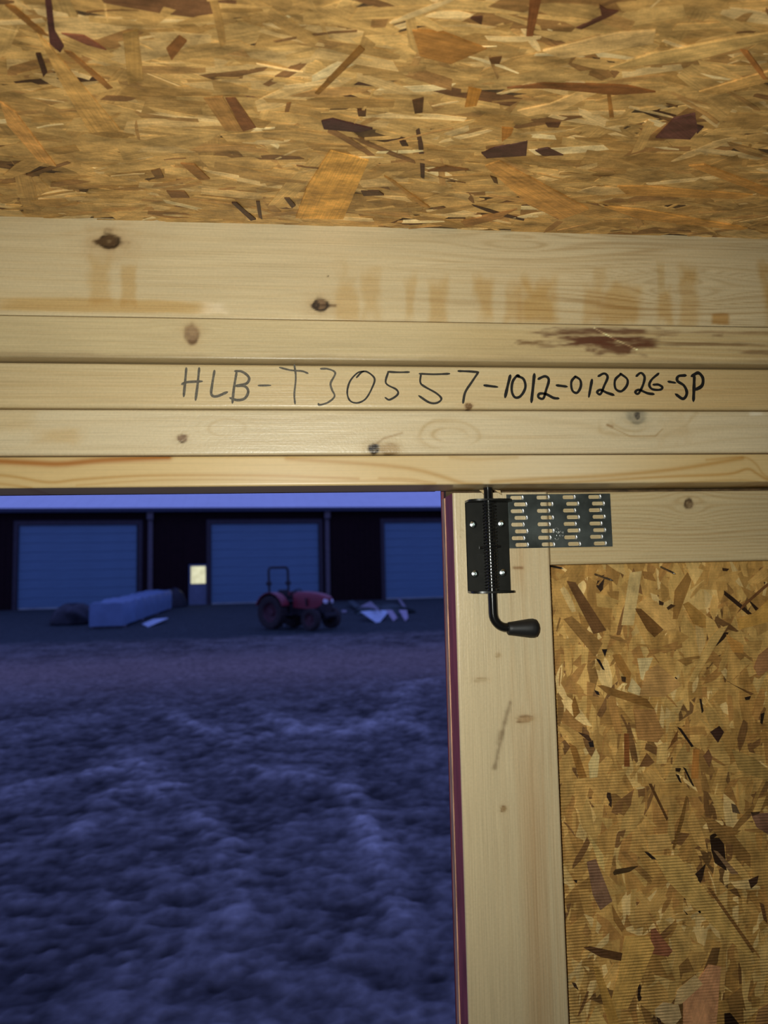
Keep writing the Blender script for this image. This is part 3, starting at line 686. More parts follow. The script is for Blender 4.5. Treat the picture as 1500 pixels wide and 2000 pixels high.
# ================================================================== DOOR LEAF WITH ITS BOLT AND PLATE
door = root('door_1', (.138, .71, FLOOR_Z + .02))
tag(door, 'closed shed door leaf with pine frame, strand board panel and black spring bolt', 'door', kind='structure')
DX0, DX1, DZ0, DZ1 = .138, .885, FLOOR_Z + .03, 1.9265
RB = 1.856
def paint_stile(S, T):
    g = Grain(S, T, YS, 'z', PINE * (1.04, 1.03, 1.03), 83)
    g.warp(1025, 1405, .008, 3.); g.warp(983, 1580, .004); g.tone(.08, 1.5, 30)
    rt = sstep(.168, .2, T)
    g.lines(.0023, .30, (.74, .60, .48), .7, .8, 2.0, .3 + .7 * rt * sstep(1.72, 1.55, S))
    g.lines(.0095, .28, (.82, .70, .60), .8, .7, 3.0, .2 + .8 * rt, 4)
    g.c = mixc(g.c, g.c * np.array((.86, .72, .62)), .55 * sstep(.188, .198, g.G + .004 * (fbm(S * 6, T * 0, 2, 3) - .5)) * sstep(.222, .208, g.G) * sstep(1.78, 1.6, S))
    g.blot(1000, 1040, 1030, 1150, (.85, .68, .5), .35, .8, .5); g.streak([(1004, 1109), (1020, 1109)], 3, (.4, .24, .12), .85)
    g.knot(1025, 1405, 17, 7, (.42, .27, .13), (.22, .12, .05), (.52, .37, .19), 1.5, .3)
    g.knot(983, 1580, 6, 6, (.34, .22, .10), (.28, .17, .08), (.52, .38, .2), 1.4)
    g.knot(938, 1328, 13, 4, (.50, .38, .21), (.40, .28, .14), ha=.3); g.knot(973, 1280, 5, 4, (.46, .33, .17), (.36, .25, .12), ha=.3)
    g.streak([(996, 1372), (984, 1420), (975, 1460), (966, 1500)], 4.2, (.45, .40, .36), .8, n=.6); g.streak([(978, 1430), (972, 1450)], 5, (.6, .55, .5), .6, n=.7)
    g.knot(902, 1043, 6, 8, tuple(PINE * 1.02), (.46, .34, .18), ha=0, ca=.5)
    return g.c
def paint_rail(S, T):
    g = Grain(S, T, YS, 'x', PINE * (.93, .90, .84), 97)
    g.warp(1347, 985, .013, 2.0); g.tone(.08, 1.5, 30)
    g.lines(.0036, .55, (.72, .58, .42), .8, 1.6, 2.2, None, 3)
    g.knot(1347, 985, 11, 11, (.16, .10, .05), (.07, .04, .02), (.46, .32, .16), 1.6, .3)
    return g.c
stile = board('door_stile', door, 'z', (DZ0, DZ1), (DX0, .2315), YS, YP - YS, paint_stile, M['pine'], (1.36, DZ1), .0022, .0012, M['maroon'])
stile['label'] = 'upright pine door frame member with a maroon painted edge'
rail = board('door_rail', door, 'x', (.2323, DX1 - .09), (RB, DZ1), YS + .0006, YP - YS - .0006, paint_rail, M['pine'], (.2323, .62), .0022)
board('door_stile', door, 'z', (DZ0, DZ1), (DX1 - .089, DX1), YS, YP - YS, paint_stile, M['pine'], (DZ1 - .01, DZ1), .0022, .004)
board('door_rail', door, 'x', (.2323, DX1 - .09), (DZ0, DZ0 + .089), YS + .0006, YP - YS - .0006, paint_rail, M['pine'], (.24, .241), .0022, .004)
# siding sheet: core, painted outside, raw layered edge
sheet = MB().box(DX0 + .001, DX1, YP + .0006, YP + .0125, DZ0, 1.962).build('siding_panel', M['osb_core'], door, keep=True)
MB().box(DX0 - .0015, DX1, YP + .0127, YP + .0165, DZ0, 1.962).build('painted_face', M['siding_paint'], sheet, keep=True)
raw = mat('raw_board_edge', (.58, .34, .21), .75, var=.5, scale=260, bump=.4, stretch=(1, 1, .12))
MB().box(DX0 - .001, DX0 + .0008, YP + .0003, YP + .0126, DZ0, DZ1 - .001).build('raw_edge', raw, sheet, keep=True)
DS = Strands((DX0 + .02, YP, DZ0), (1, 0, 0), (0, 0, 1), (0, -1, 0), DX1 - DX0 - .02, DZ1 - DZ0)
K_D = 1.6
DPAL = pal([(172, 134, 72), (166, 126, 66), (158, 118, 60), (182, 146, 84), (148, 108, 54), (130, 94, 48), (104, 74, 40)], K_D)
DS.random_fill(0, DS.W, 0, DS.H, 2200, math.pi / 2, .45, DPAL, [24, 26, 22, 8, 12, 6, 2], 1.0, .0009, .2)
bx = .2315 - DX0 - .02
DS.random_fill(bx - .02, bx + .45, 1.36 - DZ0, RB - DZ0 + .03, 1700, math.pi / 2, .45, DPAL, [24, 26, 22, 8, 12, 6, 2], .9, .0011, .25)
DS.random_fill(bx - .02, bx + .45, 1.36 - DZ0, RB - DZ0 + .03, 1500, math.pi / 2, .55, pal([(148, 106, 54), (192, 158, 98), (112, 78, 42), (46, 31, 20), (172, 132, 70)], K_D), [6, 3.5, 2.4, .8, 6], .5, .0013, .3)
o = link('pressed_strands', DS.mesh('pressed_strands', M['strand_ribbed']), None, sheet, True); o['kind'] = 'stuff'
def Z3(p): return [(1060 + x / 3.409, 1080 + y / 3.409) for x, y in p]
def Z4(p): return [(1060 + x / 3.409, 1530 + y / 3.409) for x, y in p]
BLK = (30, 22, 15)
DT = [
 (Z3([(155, 185), (215, 195), (420, 515), (335, 540)]), (98, 68, 38)), (Z3([(135, 440), (190, 420), (395, 600), (345, 690)]), (132, 98, 52)), (Z3([(575, 130), (655, 120), (600, 480), (520, 480)]), (204, 174, 112)),
 (Z3([(875, 250), (960, 130), (985, 180), (890, 440), (860, 440)]), (124, 90, 44)), (Z3([(1110, 560), (1170, 500), (1230, 480), (1000, 860), (965, 850)]), (208, 168, 96)), (Z3([(610, 350), (690, 290), (880, 400), (880, 500), (810, 520)]), (186, 146, 82)),
 (Z3([(610, 370), (650, 370), (800, 510), (740, 560), (690, 510)]), (96, 66, 32)), (Z3([(930, 340), (965, 325), (1080, 420), (1080, 500), (1000, 470)]), (140, 104, 50)), (Z3([(625, 700), (730, 695), (670, 850), (650, 840)]), (214, 188, 128)),
 (Z3([(360, 880), (400, 880), (690, 970), (740, 1040), (640, 1010), (430, 940)]), (118, 84, 40)), (Z3([(680, 790), (760, 740), (880, 840), (920, 880), (800, 960), (640, 950)]), (152, 116, 66)), (Z3([(600, 1040), (740, 1040), (800, 1200), (760, 1260), (630, 1240)]), (140, 102, 56)),
 (Z3([(560, 920), (590, 830), (650, 900), (640, 950)]), (206, 180, 122)), (Z3([(1290, 400), (1330, 340), (1490, 200), (1500, 215), (1390, 310)]), (86, 56, 30)), (Z3([(1400, 760), (1430, 680), (1530, 600), (1530, 760), (1430, 820)]), (116, 82, 50)),
 (Z3([(1290, 440), (1400, 400), (1530, 280), (1530, 450), (1300, 510)]), (146, 110, 52)), (Z3([(350, 700), (375, 710), (410, 780), (395, 775)]), BLK), (Z3([(890, 1155), (915, 1165), (1000, 1285), (985, 1290)]), BLK),
 (Z3([(930, 1425), (945, 1430), (1005, 1555), (990, 1545)]), BLK), (Z3([(1110, 1190), (1170, 1150), (1200, 1190), (1160, 1260)]), (46, 30, 22)), (Z3([(390, 640), (425, 640), (410, 690)]), BLK), (Z3([(300, 1260), (330, 1245), (338, 1290), (310, 1290)]), BLK),
 (Z3([(340, 910), (365, 920), (375, 945), (355, 940)]), BLK), (Z3([(770, 315), (800, 330), (795, 350), (770, 345)]), (52, 36, 22)), (Z3([(1040, 970), (1050, 970), (1065, 1050), (1055, 1065)]), BLK), (Z3([(1340, 960), (1380, 950), (1370, 975), (1345, 978)]), BLK),
 (Z3([(1445, 1070), (1470, 1060), (1455, 1140), (1445, 1130)]), BLK), (Z3([(1190, 830), (1250, 870), (1400, 935), (1380, 945)]), (84, 58, 30)), (Z3([(540, 1200), (570, 1200), (575, 1420), (540, 1420)]), (110, 66, 32)),
 (Z3([(1065, 1350), (1100, 1305), (1125, 1360), (1105, 1425)]), (88, 60, 36)), (Z3([(760, 1280), (830, 1250), (820, 1400), (750, 1400)]), (194, 158, 92)), (Z3([(825, 1310), (895, 1180), (890, 1240)]), (100, 66, 32)), (Z3([(300, 1400), (350, 1300), (375, 1350), (360, 1490), (310, 1500)]), (198, 172, 112)),
 (Z3([(1250, 1300), (1400, 1360), (1530, 1470), (1530, 1530), (1390, 1480), (1300, 1440)]), (118, 94, 50)), (Z3([(660, 120), (720, 130), (750, 190), (670, 170)]), (128, 92, 46)), (Z3([(460, 680), (510, 670), (585, 800), (570, 860), (500, 760)]), (138, 98, 46)),
 (Z3([(1010, 480), (1060, 500), (1080, 600), (1040, 690), (1020, 600)]), (200, 164, 100)), (Z3([(1215, 540), (1330, 610), (1330, 670), (1260, 660)]), (150, 108, 52)), (Z3([(210, 950), (245, 1060), (205, 1100), (190, 1010)]), (128, 90, 42)), (Z3([(230, 1190), (300, 1210), (330, 1260), (300, 1250)]), (60, 40, 24)),
 (Z3([(1000, 1300), (1040, 1310), (1030, 1500), (985, 1500)]), (132, 88, 40)), (Z3([(640, 1420), (690, 1330), (740, 1390), (700, 1420)]), (96, 66, 36)), (Z3([(170, 1260), (220, 1290), (290, 1490), (240, 1500)]), (126, 88, 40)), (Z3([(880, 1430), (915, 1430), (905, 1455), (880, 1452)]), (40, 28, 18)), (Z3([(880, 1470), (900, 1475), (920, 1530), (905, 1520)]), BLK),
 (Z3([(850, 340), (880, 350), (830, 380), (820, 365)]), (60, 42, 24)), (Z3([(520, 820), (550, 825), (545, 860), (525, 855)]), (54, 38, 22)), (Z3([(1190, 100), (1235, 105), (1220, 122), (1195, 120)]), (52, 36, 22)),
 (Z4([(290, 520), (350, 500), (460, 780), (380, 840), (330, 740)]), (98, 72, 52)), (Z4([(455, 800), (545, 960), (520, 985), (470, 910)]), (104, 74, 36)), (Z4([(270, 1090), (310, 1080), (525, 1125), (515, 1175), (380, 1150)]), (66, 44, 24)), (Z4([(465, 590), (480, 570), (630, 545), (570, 585), (470, 605)]), (52, 38, 20)),
 (Z4([(715, 970), (745, 960), (860, 1110), (830, 1150), (720, 1130)]), (100, 62, 40)), (Z4([(730, 470), (900, 480), (1400, 1110), (1370, 1150), (1130, 950), (820, 640)]), (152, 122, 66)), (Z4([(1090, 690), (1110, 690), (1410, 1110), (1390, 1125)]), (86, 60, 30)), (Z4([(670, 450), (700, 455), (750, 500), (720, 500)]), BLK),
 (Z4([(700, 0), (720, 0), (830, 230), (820, 245), (760, 120)]), (72, 48, 24)), (Z4([(950, 80), (960, 85), (935, 240), (870, 440), (860, 430)]), (90, 64, 30)), (Z4([(930, 1620), (930, 1450), (1100, 1200), (1180, 1215), (1150, 1620)]), (126, 90, 60)), (Z4([(870, 1470), (890, 1370), (1010, 1270), (1060, 1330), (920, 1460)]), (170, 142, 94)),
 (Z4([(740, 1500), (800, 1450), (900, 1470), (920, 1550), (860, 1620), (750, 1560)]), (168, 142, 98)), (Z4([(540, 1010), (700, 1010), (740, 1090), (640, 1330), (560, 1500), (440, 1490), (500, 1250)]), (164, 128, 66)), (Z4([(330, 1210), (370, 1220), (480, 1500), (510, 1620), (440, 1620)]), (124, 94, 44)), (Z4([(350, 1470), (440, 1620), (280, 1620)]), (178, 146, 84)),
 (Z4([(300, 330), (400, 470), (410, 590), (370, 540)]), (160, 134, 78)), (Z4([(1380, 200), (1530, 190), (1530, 360), (1420, 290)]), (84, 60, 44)), (Z4([(1365, 640), (1430, 610), (1420, 660), (1380, 695)]), (44, 30, 20)), (Z4([(1440, 790), (1465, 800), (1490, 930), (1465, 900)]), (68, 46, 26)),
 (Z4([(1130, 440), (1160, 450), (1300, 600), (1250, 600)]), (92, 70, 46)), (Z4([(1250, 130), (1280, 140), (1310, 200), (1260, 190)]), (66, 52, 34)), (Z4([(190, 1320), (215, 1325), (235, 1370), (205, 1350)]), (44, 30, 18)), (Z4([(750, 1545), (775, 1560), (800, 1620), (770, 1620)]), (40, 28, 18)),
 (Z4([(240, 260), (290, 330), (280, 380), (215, 350)]), (200, 166, 102)), (Z4([(975, 880), (1040, 840), (1050, 855), (985, 895)]), (200, 168, 108)), (Z4([(930, 835), (960, 865), (955, 872)]), BLK), (Z4([(200, 640), (225, 640), (220, 660)]), BLK), (Z4([(690, 340), (830, 330), (860, 420), (700, 460)]), (160, 126, 70)),
 (Z4([(1180, 1210), (1215, 1220), (1200, 1390), (1172, 1380)]), (176, 138, 80)), (Z4([(1380, 190), (1440, 185), (1430, 200), (1390, 212)]), (46, 32, 20)), (Z4([(1430, 1500), (1530, 1440), (1530, 1620), (1400, 1620)]), (88, 64, 36)),  # last flake: shadow in the lower corner painted as brown
]
DO = np.array((DX0 + .02, YP, DZ0))
for i, (pl, colr) in enumerate(DT):
    poly = [(p[0] - DO[0], p[2] - DO[2]) for p in (onY(u, v, YP) for u, v in pl)]; a = np.array(poly)
    q = a - a.mean(0); ev = np.linalg.svd(q, full_matrices=False)[2][0]
    DS.flake(poly, .0015 + .0001 * (i % 4) + (.0003 if sum(colr) < 150 else 0), (0, 0), own(colr, DS.P(*a.mean(0), 0), DS.nz), math.atan2(ev[1], ev[0]))
    link('wood_strand', DS.mesh('wood_strand', M['strand_ribbed']), None, sheet, True)
# nail points coming through the panel
for (a, b) in (((1160, 1121), (1197, 1134)), ((1290, 1107), (1319, 1121)), ((1076, 1106), (1099, 1110))):
    p, q = onY(*a, YP), onY(*b, YP - .016)
    MB().tube([p, p + (q - p) * .85, q], [.0011, .0011, .0003], 8).build('nail_point', M['nail'], door, True, keep=True)

# ---- spring bolt
BX0, BX1, BZ0, BZ1 = .1495, .1915, 1.8310, 1.9185
PY = YS - .0018                               # face of the backing plate
bolt = root('spring_bolt', ((BX0 + BX1) / 2, YS, BZ0)); attach(bolt, door, True)
bolt.matrix_parent_inverse = wmat(door).inverted()
bolt['label'] = 'black steel spring bolt with bent rod and rubber grip'
pl = MB(); pl.box(BX0, BX1, PY, YS, BZ0, BZ1, .0007)
pl.build('backing_plate', M['black_steel'], bolt, 30, True)
def flange(z0, z1):
    pts = [(BX0, PY + .001), (BX0, PY - .010)]
    for k in range(1, 16):
        a = math.pi * k / 16; pts.append(((BX0 + BX1) / 2 - math.copysign(abs(math.cos(a)) ** .7, math.cos(a)) * (BX1 - BX0) / 2, PY - .011 - math.sin(a) ** .8 * .011))
    pts += [(BX1, PY - .010), (BX1, PY + .001)]
    return MB().prism([(x, y, z0) for x, y in pts], (0, 0, z1 - z0))
flange(BZ1 - .0018, BZ1).build('flange', M['black_steel'], bolt, 40, True)
flange(BZ0, BZ0 + .0018).build('flange', M['black_steel'], bolt, 40, True)
RX, RY = .1697, PY - .0098
arc = [(RX, RY, 1.944), (RX, RY, 1.90), (RX + .0004, RY, 1.86), (RX + .0008, RY, 1.812)]
for k in range(1, 9):
    a = math.pi / 2 * k / 8; arc.append((RX + .0008 + .0125 * (1 - math.cos(a)), RY - .0005 * k / 8, 1.812 - .0135 * math.sin(a)))
arc += [(.192, RY - .001, 1.7978)]
MB().tube(arc, .0043, 20).build('bolt_rod', M['black_rod'], bolt, 60, True)
hel = []; turns = 27; zb, zt = BZ0 + .003, BZ1 - .003
for k in range(turns * 16 + 1):
    a = 2 * math.pi * k / 16; hel.append((RX + .0004 + .0061 * math.cos(a), RY + .0061 * math.sin(a), zb + (zt - zb) * k / (turns * 16)))
MB().tube(hel, .0008, 6).build('coil_spring', M['spring'], bolt, True, True)
MB().tube([(RX - .0098, RY + .001, 1.8733), (RX + .0104, RY + .001, 1.8745)], .0012, 10).build('reflection_pin', M['black_rod'], bolt, 50, True)  # pin added to stand for reflections across the glossy plate
gp = [(0, 0), (.0052, 0), (.0060, .0008), (.0064, .004), (.0078, .014), (.0088, .021), (.0089, .0245), (.0080, .0275), (.0055, .0292), (0, .0297)]
MB().lathe(gp, 'x', (0, 0, 0), 28).build('rubber_grip', M['rubber'], bolt, 50, True, (.1835, RY - .001, 1.7975), (0, math.radians(.6), 0))
# screws: pan heads with a cross recess
def screw_mesh():
    m = MB(); n = 24
    prof = [(.0038, 0), (.0038, -.0006), (.0033, -.0014), (.0020, -.0019), (.0013, -.0021)]
    m.lathe(prof, 'y', (0, 0, 0), n)
    m.lathe([(.0013, -.0021), (.0008, -.0011), (0, -.0009)], 'y', (0, 0, 0), n)
    for k in range(4):
        a = math.pi / 2 * k + .5; ca, sa = math.cos(a), math.sin(a)
        m.add([(ca * .0011 - sa * .00045, -.0021, sa * .0011 + ca * .00045), (ca * .0023, -.00212, sa * .0023), (ca * .0011 + sa * .00045, -.0021, sa * .0011 - ca * .00045), (ca * .0012, -.0013, sa * .0012)],
              [(0, 1, 3), (1, 2, 3)])
    return m.mesh('screw', 35, M['zinc'])
sm = screw_mesh()
for k, (x, z) in enumerate(((.1565, 1.8960), (.1843, 1.8962), (.1568, 1.8490), (.1840, 1.8495))):
    o = link('screw', sm, None, bolt, True, (x, PY, z), (math.radians(4 if k % 2 else -3), math.radians(37 * k), math.radians(5)))

# ---- toothed mending plate
MX0, MX1, MZ0, MZ1 = .1905, .2945, 1.8725, 1.9245
plate_root = root('mending_plate', (MX0, YS, MZ0)); attach(plate_root, door, True)
plate_root['label'] = 'grey galvanised truss plate with rows of punched slots'
rows, cols = 8, 4
mp = MB(); th = .0010; yf, yb = YS - th, YS + .0
ch = (MZ1 - MZ0) / rows; cw = (MX1 - MX0) / cols
teeth = []
SLW, SLH = .0125, .0037
for r in range(rows):
    z0 = MZ1 - (r + 1) * ch; z1 = z0 + ch; off = .0 if r % 2 == 0 else .0034
    for c_ in range(cols):
        x0 = MX0 + c_ * cw; x1 = x0 + cw
        sx = x0 + .0038 + off; sz = (z0 + z1) / 2; hh = SLH / 2
        inner = [(sx, sz - hh * .5), (sx + .001, sz - hh), (sx + SLW - .001, sz - hh), (sx + SLW, sz - hh * .6), (sx + SLW, sz + hh * .6), (sx + SLW - .001, sz + hh), (sx + .001, sz + hh), (sx, sz + hh * .5)]
        outer = [(x0, sz - hh * .5), (x0, z0), (x1, z0), (x1, sz - hh * .6), (x1, sz + hh * .6), (x1, z1), (x0, z1), (x0, sz + hh * .5)]
        vs_ = [(x, yf, z) for x, z in inner] + [(x, yf, z) for x, z in outer] + [(x, yb, z) for x, z in inner]
        fs_ = []
        for i in range(8):
            j = (i + 1) % 8; fs_.append((i, j, 8 + j, 8 + i)); fs_.append((i, 16 + i, 16 + j, j))
        mp.add(vs_, fs_)
        teeth.append((sx + SLW, sz))
mp.add([(MX0, yf, MZ0), (MX1, yf, MZ0), (MX1, yf, MZ1), (MX0, yf, MZ1), (MX0, yb, MZ0), (MX1, yb, MZ0), (MX1, yb, MZ1), (MX0, yb, MZ1)], [(0, 1, 5, 4), (1, 2, 6, 5), (2, 3, 7, 6), (3, 0, 4, 7)])
me = mp.mesh('punched_sheet', False, M['galv'])
link('punched_sheet', me, None, plate_root, True)
tm_ = MB()
tp = [(-.0001, -.0014), (-.0013, -.0019), (-.0006, 0), (-.0013, .0019), (-.0001, .0014)]
for k in range(5):
    pass
vs_ = []
for i, z in enumerate(np.linspace(-.00185, .00185, 7)):
    cx = -.0002 - .0009 * (z / .00185) ** 2
    vs_ += [(cx - .0009, -.0001, z), (cx - .0003, -.0010, z * 1.05), (cx + .0006, -.00135, z * 1.1), (cx + .0012, -.0010, z * 1.1)]
fs_ = [(i * 4 + k, i * 4 + k + 1, i * 4 + k + 5, i * 4 + k + 4) for i in range(6) for k in range(3)]
tm_.add(vs_, fs_)
tooth = tm_.mesh('tooth', True, M['galv_bright'])
for x, z in teeth:
    link('tooth', tooth, None, plate_root, True, (x, YS, z), (0, random.uniform(-.1, .1), 0))
# stamped marks on the plate
def mk(u, v): return (1060 + u * 70 / 1500, 1010 + v * 65 / 1393)
marks = [[(505, 520), (520, 475), (575, 450), (635, 475), (655, 530)], [(560, 600), (625, 670), (655, 680)], [(655, 590), (655, 685)], [(585, 735), (585, 805)],
         [(515, 875), (530, 920), (595, 955), (655, 920), (655, 870)], [(700, 595), (690, 640), (715, 665)], [(725, 595), (775, 625), (820, 660)], [(850, 590), (850, 685)], [(715, 735), (710, 790), (740, 820)], [(745, 735), (790, 775), (830, 805)], [(850, 725), (850, 800)]]
sb = MB()
for k, m_ in enumerate(marks):
    pts = [onY(*mk(u, v), yf) for u, v in smooth_path(m_, 4)]
    sb.tube([(p[0], yf - .00005, p[2]) for p in pts], .00022, 6)
sb.build('stamped_mark', M['galv_bright'], plate_root, True, True)

# ================================================================== OUTSIDE
def gz(x, y):
    x = np.asarray(x, float); y = np.asarray(y, float)
    return .10 * sstep(6, 22, y) + .40 * sstep(24, 38.5, y)
ry = np.concatenate([np.linspace(-9, .6, 12), np.geomspace(1.0, 40, 430), np.linspace(42, 120, 14)])
ux = np.linspace(-1, 1, 461)
YY, UU = np.meshgrid(ry, ux, indexing='ij')
XX = UU * (5 + np.clip(YY, 0, 200) * .75)
near = sstep(60, 2, YY)
h = gz(XX, YY)
clod = .6 * (fbm(XX * 5.5, YY * 7.0, 5, 3) - .5) + .4 * (fbm(XX * 1.6, YY * 1.6, 25, 3) - .5)
fine = fbm(XX * 14, YY * 18, 6, 2) - .5
big = fbm(XX * .35, YY * .35, 9, 3) - .5
hh = h + (.10 * clod + .035 * fine) * sstep(1.5, 4, YY) * sstep(38, 20, YY) + .10 * big * sstep(2, 8, YY) * sstep(36, 24, YY)
galb = np.ones(XX.shape + (3,)) * np.array((.135, .125, .112))
galb *= np.clip(.92 + 3.0 * clod + 1.2 * fine, .22, 2.2)[..., None]
track = np.zeros(XX.shape)
for pl in ([(430, 480), (600, 600), (720, 720), (760, 830), (770, 960)], [(1160, 600), (1220, 720), (1265, 860), (1290, 1010)], [(750, 420), (1000, 370), (1270, 330), (1330, 240), (1420, 215)], [(1270, 335), (1400, 390)],
           [(760, 500), (900, 520), (1130, 560), (1190, 640)], [(430, 490), (250, 530), (80, 560), (-60, 640)], [(560, 320), (740, 410), (900, 330)], [(640, 640), (720, 730)], [(250, 700), (420, 560), (560, 590)], [(880, 340), (1080, 390), (1260, 345)]):
    P = [onZ(u * .6, 1200 + v * .6, .03)[:2] for u, v in smooth_path(pl, 4)]
    best = np.full(XX.shape, 1e9)
    for a, b in zip(P[:-1], P[1:]):
        ab = b - a; t = np.clip(((XX - a[0]) * ab[0] + (YY - a[1]) * ab[1]) / (ab.dot(ab) + 1e-9), 0, 1)
        best = np.minimum(best, np.hypot(XX - a[0] - t * ab[0], YY - a[1] - t * ab[1]))
    wd = .05 + .014 * YY
    track = np.maximum(track, np.exp(-(best / wd) ** 2))
hh = hh + .03 * track
galb *= (1 + 1.0 * track * (.4 + fbm(XX * 3, YY * 3, 12, 2)))[..., None]
road = np.exp(-((YY - (15.2 + .06 * XX + .6 * (fbm(XX * .25, YY * 0, 3, 2) - .5))) / 2.8) ** 2)
galb = galb * (1 - .9 * road[..., None]) + np.array((.30, .215, .17)) * (.9 * road * (1 + .5 * clod))[..., None]
far = sstep(20.5, 23, YY)
galb = galb * (1 - far[..., None]) + np.array((.046, .060, .058)) * (far * (1 + .4 * clod))[..., None]
n, m = XX.shape; idx = np.arange(n * m).reshape(n, m)
q = np.stack([idx[:-1, :-1], idx[:-1, 1:], idx[1:, 1:], idx[1:, :-1]], -1).reshape(-1, 4)
me = bpy.data.meshes.new('ground'); me.from_pydata(np.stack([XX, YY, hh], -1).reshape(-1, 3).tolist(), [], q.tolist())
at = me.color_attributes.new('tint', 'FLOAT_COLOR', 'POINT'); rgba = np.ones((n * m, 4), np.float32); rgba[:, :3] = np.clip(galb.reshape(-1, 3), .02, .6); at.data.foreach_set('color', rgba.ravel())
me.polygons.foreach_set('use_smooth', [True] * len(me.polygons))
gm, nt, p = new_mat('churned_dirt'); N, L = nt.nodes, nt.links
a_ = N.new('ShaderNodeAttribute'); a_.attribute_name = 'tint'; tc = N.new('ShaderNodeTexCoord'); nz = N.new('ShaderNodeTexNoise'); nz.inputs['Scale'].default_value = 11; nz.inputs['Detail'].default_value = 6
L.new(tc.outputs['Object'], nz.inputs[0]); mr = N.new('ShaderNodeMapRange'); mr.inputs[1].default_value = .3; mr.inputs[2].default_value = .7; mr.inputs[3].default_value = .55; mr.inputs[4].default_value = 1.35
L.new(nz.outputs[0], mr.inputs[0]); vm = N.new('ShaderNodeVectorMath'); vm.operation = 'SCALE'; L.new(a_.outputs['Color'], vm.inputs[0]); L.new(mr.outputs[0], vm.inputs['Scale']); L.new(vm.outputs[0], p.inputs['Base Color'])
bp = N.new('ShaderNodeBump'); bp.inputs['Strength'].default_value = .8; bp.inputs['Distance'].default_value = .05; L.new(nz.outputs[0], bp.inputs['Height']); L.new(bp.outputs[0], p.inputs['Normal'])
p.inputs['Roughness'].default_value = .9; p.inputs['Specular IOR Level'].default_value = .2
ground = link('ground', me, gm)
tag(ground, 'churned bare dirt yard with wheel tracks', 'ground', kind='structure')

# ---- barn workshop across the yard
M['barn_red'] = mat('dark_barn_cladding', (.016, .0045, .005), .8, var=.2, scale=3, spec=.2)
M['barn_door'] = mat('pale_door_steel', (.14, .265, .35), .55, var=.08, scale=2, stretch=(.4, 1, 3))
M['barn_roof'] = mat('pale_roof_steel', (.86, .88, .92), .4, var=.04, scale=1)
M['barn_trim'] = mat('dark_door_trim', (.035, .028, .035), .6, var=.2, scale=5)
M['spout'] = mat('grey_downspout', (.11, .095, .10), .5, var=.15, scale=5)
M['gutter'] = mat('dark_gutter', (.02, .03, .06), .5, var=.15, scale=5)
M['pale_strip'] = mat('pale_bottom_strip', (.40, .46, .42), .7, var=.3, scale=1.5)
M['mandoor'] = mat('grey_blue_door', (.15, .19, .25), .5, var=.1, scale=5)
M['lit'] = mat('lamplit_pane', (.70, .67, .36), .4, var=.22, scale=3.2, emit=.95)
TH = math.radians(5)
barn = root('barn', (-math.sin(TH) * 38.85, math.cos(TH) * 38.85, .47), TH)
tag(barn, 'long dark red barn workshop with pale garage doors across the yard', 'building')
EZ = 5.10                                     # eave height over the barn's base
doors = [(-11.15, -5.40), (-1.73, 3.95), (7.60, 13.3)]
DH = 4.26; MD = (-2.93, -1.83)
S0, S1, DEP = -26., 24., 13.
wl_ = MB()
segs = []; x = S0
for a, b in sorted(doors + [MD]):
    segs.append((x, a)); x = b
segs.append((x, S1))
for a, b in segs:
    wl_.box(a, b, 0, .15, -.3, DH)
    k = a + .12
    while k < b - .1:
        wl_.box(k, k + .04, -.02, 0, -.3, DH); k += .3
wl_.box(S0, S1, 0, .15, DH, EZ); wl_.box(MD[0], MD[1], 0, .15, 2.18, DH)
k = S0 + .12
while k < S1:
    wl_.box(k, k + .04, -.02, 0, DH, EZ - .1); k += .3
wl_.box(S0, S0 + .15, .15, DEP, -.3, EZ); wl_.box(S1 - .15, S1, .15, DEP, -.3, EZ); wl_.box(S0, S1, DEP - .15, DEP, -.3, EZ)
RH = 2.35
for xx in (S0, S1 - .15): wl_.prism([(xx, 0, EZ), (xx, DEP, EZ), (xx, DEP / 2, EZ + RH)], (.15, 0, 0))
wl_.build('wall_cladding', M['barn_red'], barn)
rf = MB(); OV = .35; zz = lambda y: EZ + .04 + RH * (1 - abs(y - DEP / 2) / (DEP / 2))
for y0, y1 in ((-OV, DEP / 2), (DEP / 2, DEP + OV)):
    rf.add([(S0 - .3, y0, zz(y0)), (S1 + .3, y0, zz(y0)), (S1 + .3, y1, zz(y1)), (S0 - .3, y1, zz(y1)), (S0 - .3, y0, zz(y0) + .06), (S1 + .3, y0, zz(y0) + .06), (S1 + .3, y1, zz(y1) + .06), (S0 - .3, y1, zz(y1) + .06)],
           [(0, 3, 2, 1), (4, 5, 6, 7), (0, 1, 5, 4), (1, 2, 6, 5), (2, 3, 7, 6), (3, 0, 4, 7)])
rf_o = rf.build('roof', M['barn_roof'], barn)
rb = MB(); k = S0
while k < S1:
    rb.add([(k, -OV, zz(-OV) + .06), (k + .05, -OV, zz(-OV) + .06), (k + .05, DEP / 2, zz(DEP / 2) + .06), (k, DEP / 2, zz(DEP / 2) + .06), (k + .02, -OV, zz(-OV) + .09), (k + .03, -OV, zz(-OV) + .09), (k + .03, DEP / 2, zz(DEP / 2) + .09), (k + .02, DEP / 2, zz(DEP / 2) + .09)],
           [(4, 5, 6, 7), (0, 4, 7, 3), (5, 1, 2, 6), (0, 1, 5, 4)]); k += .6
rb.build('roof_ribs', M['barn_roof'], rf_o)
MB().box(S0 - .3, S1 + .3, -OV - .14, -OV, EZ - .24, EZ - .02, .02).build('gutter', M['gutter'], barn)
MB().box(S0 - .3, S1 + .3, -OV, 0, EZ - .06, EZ - .03).build('soffit', M['gutter'], barn)
pnl = None
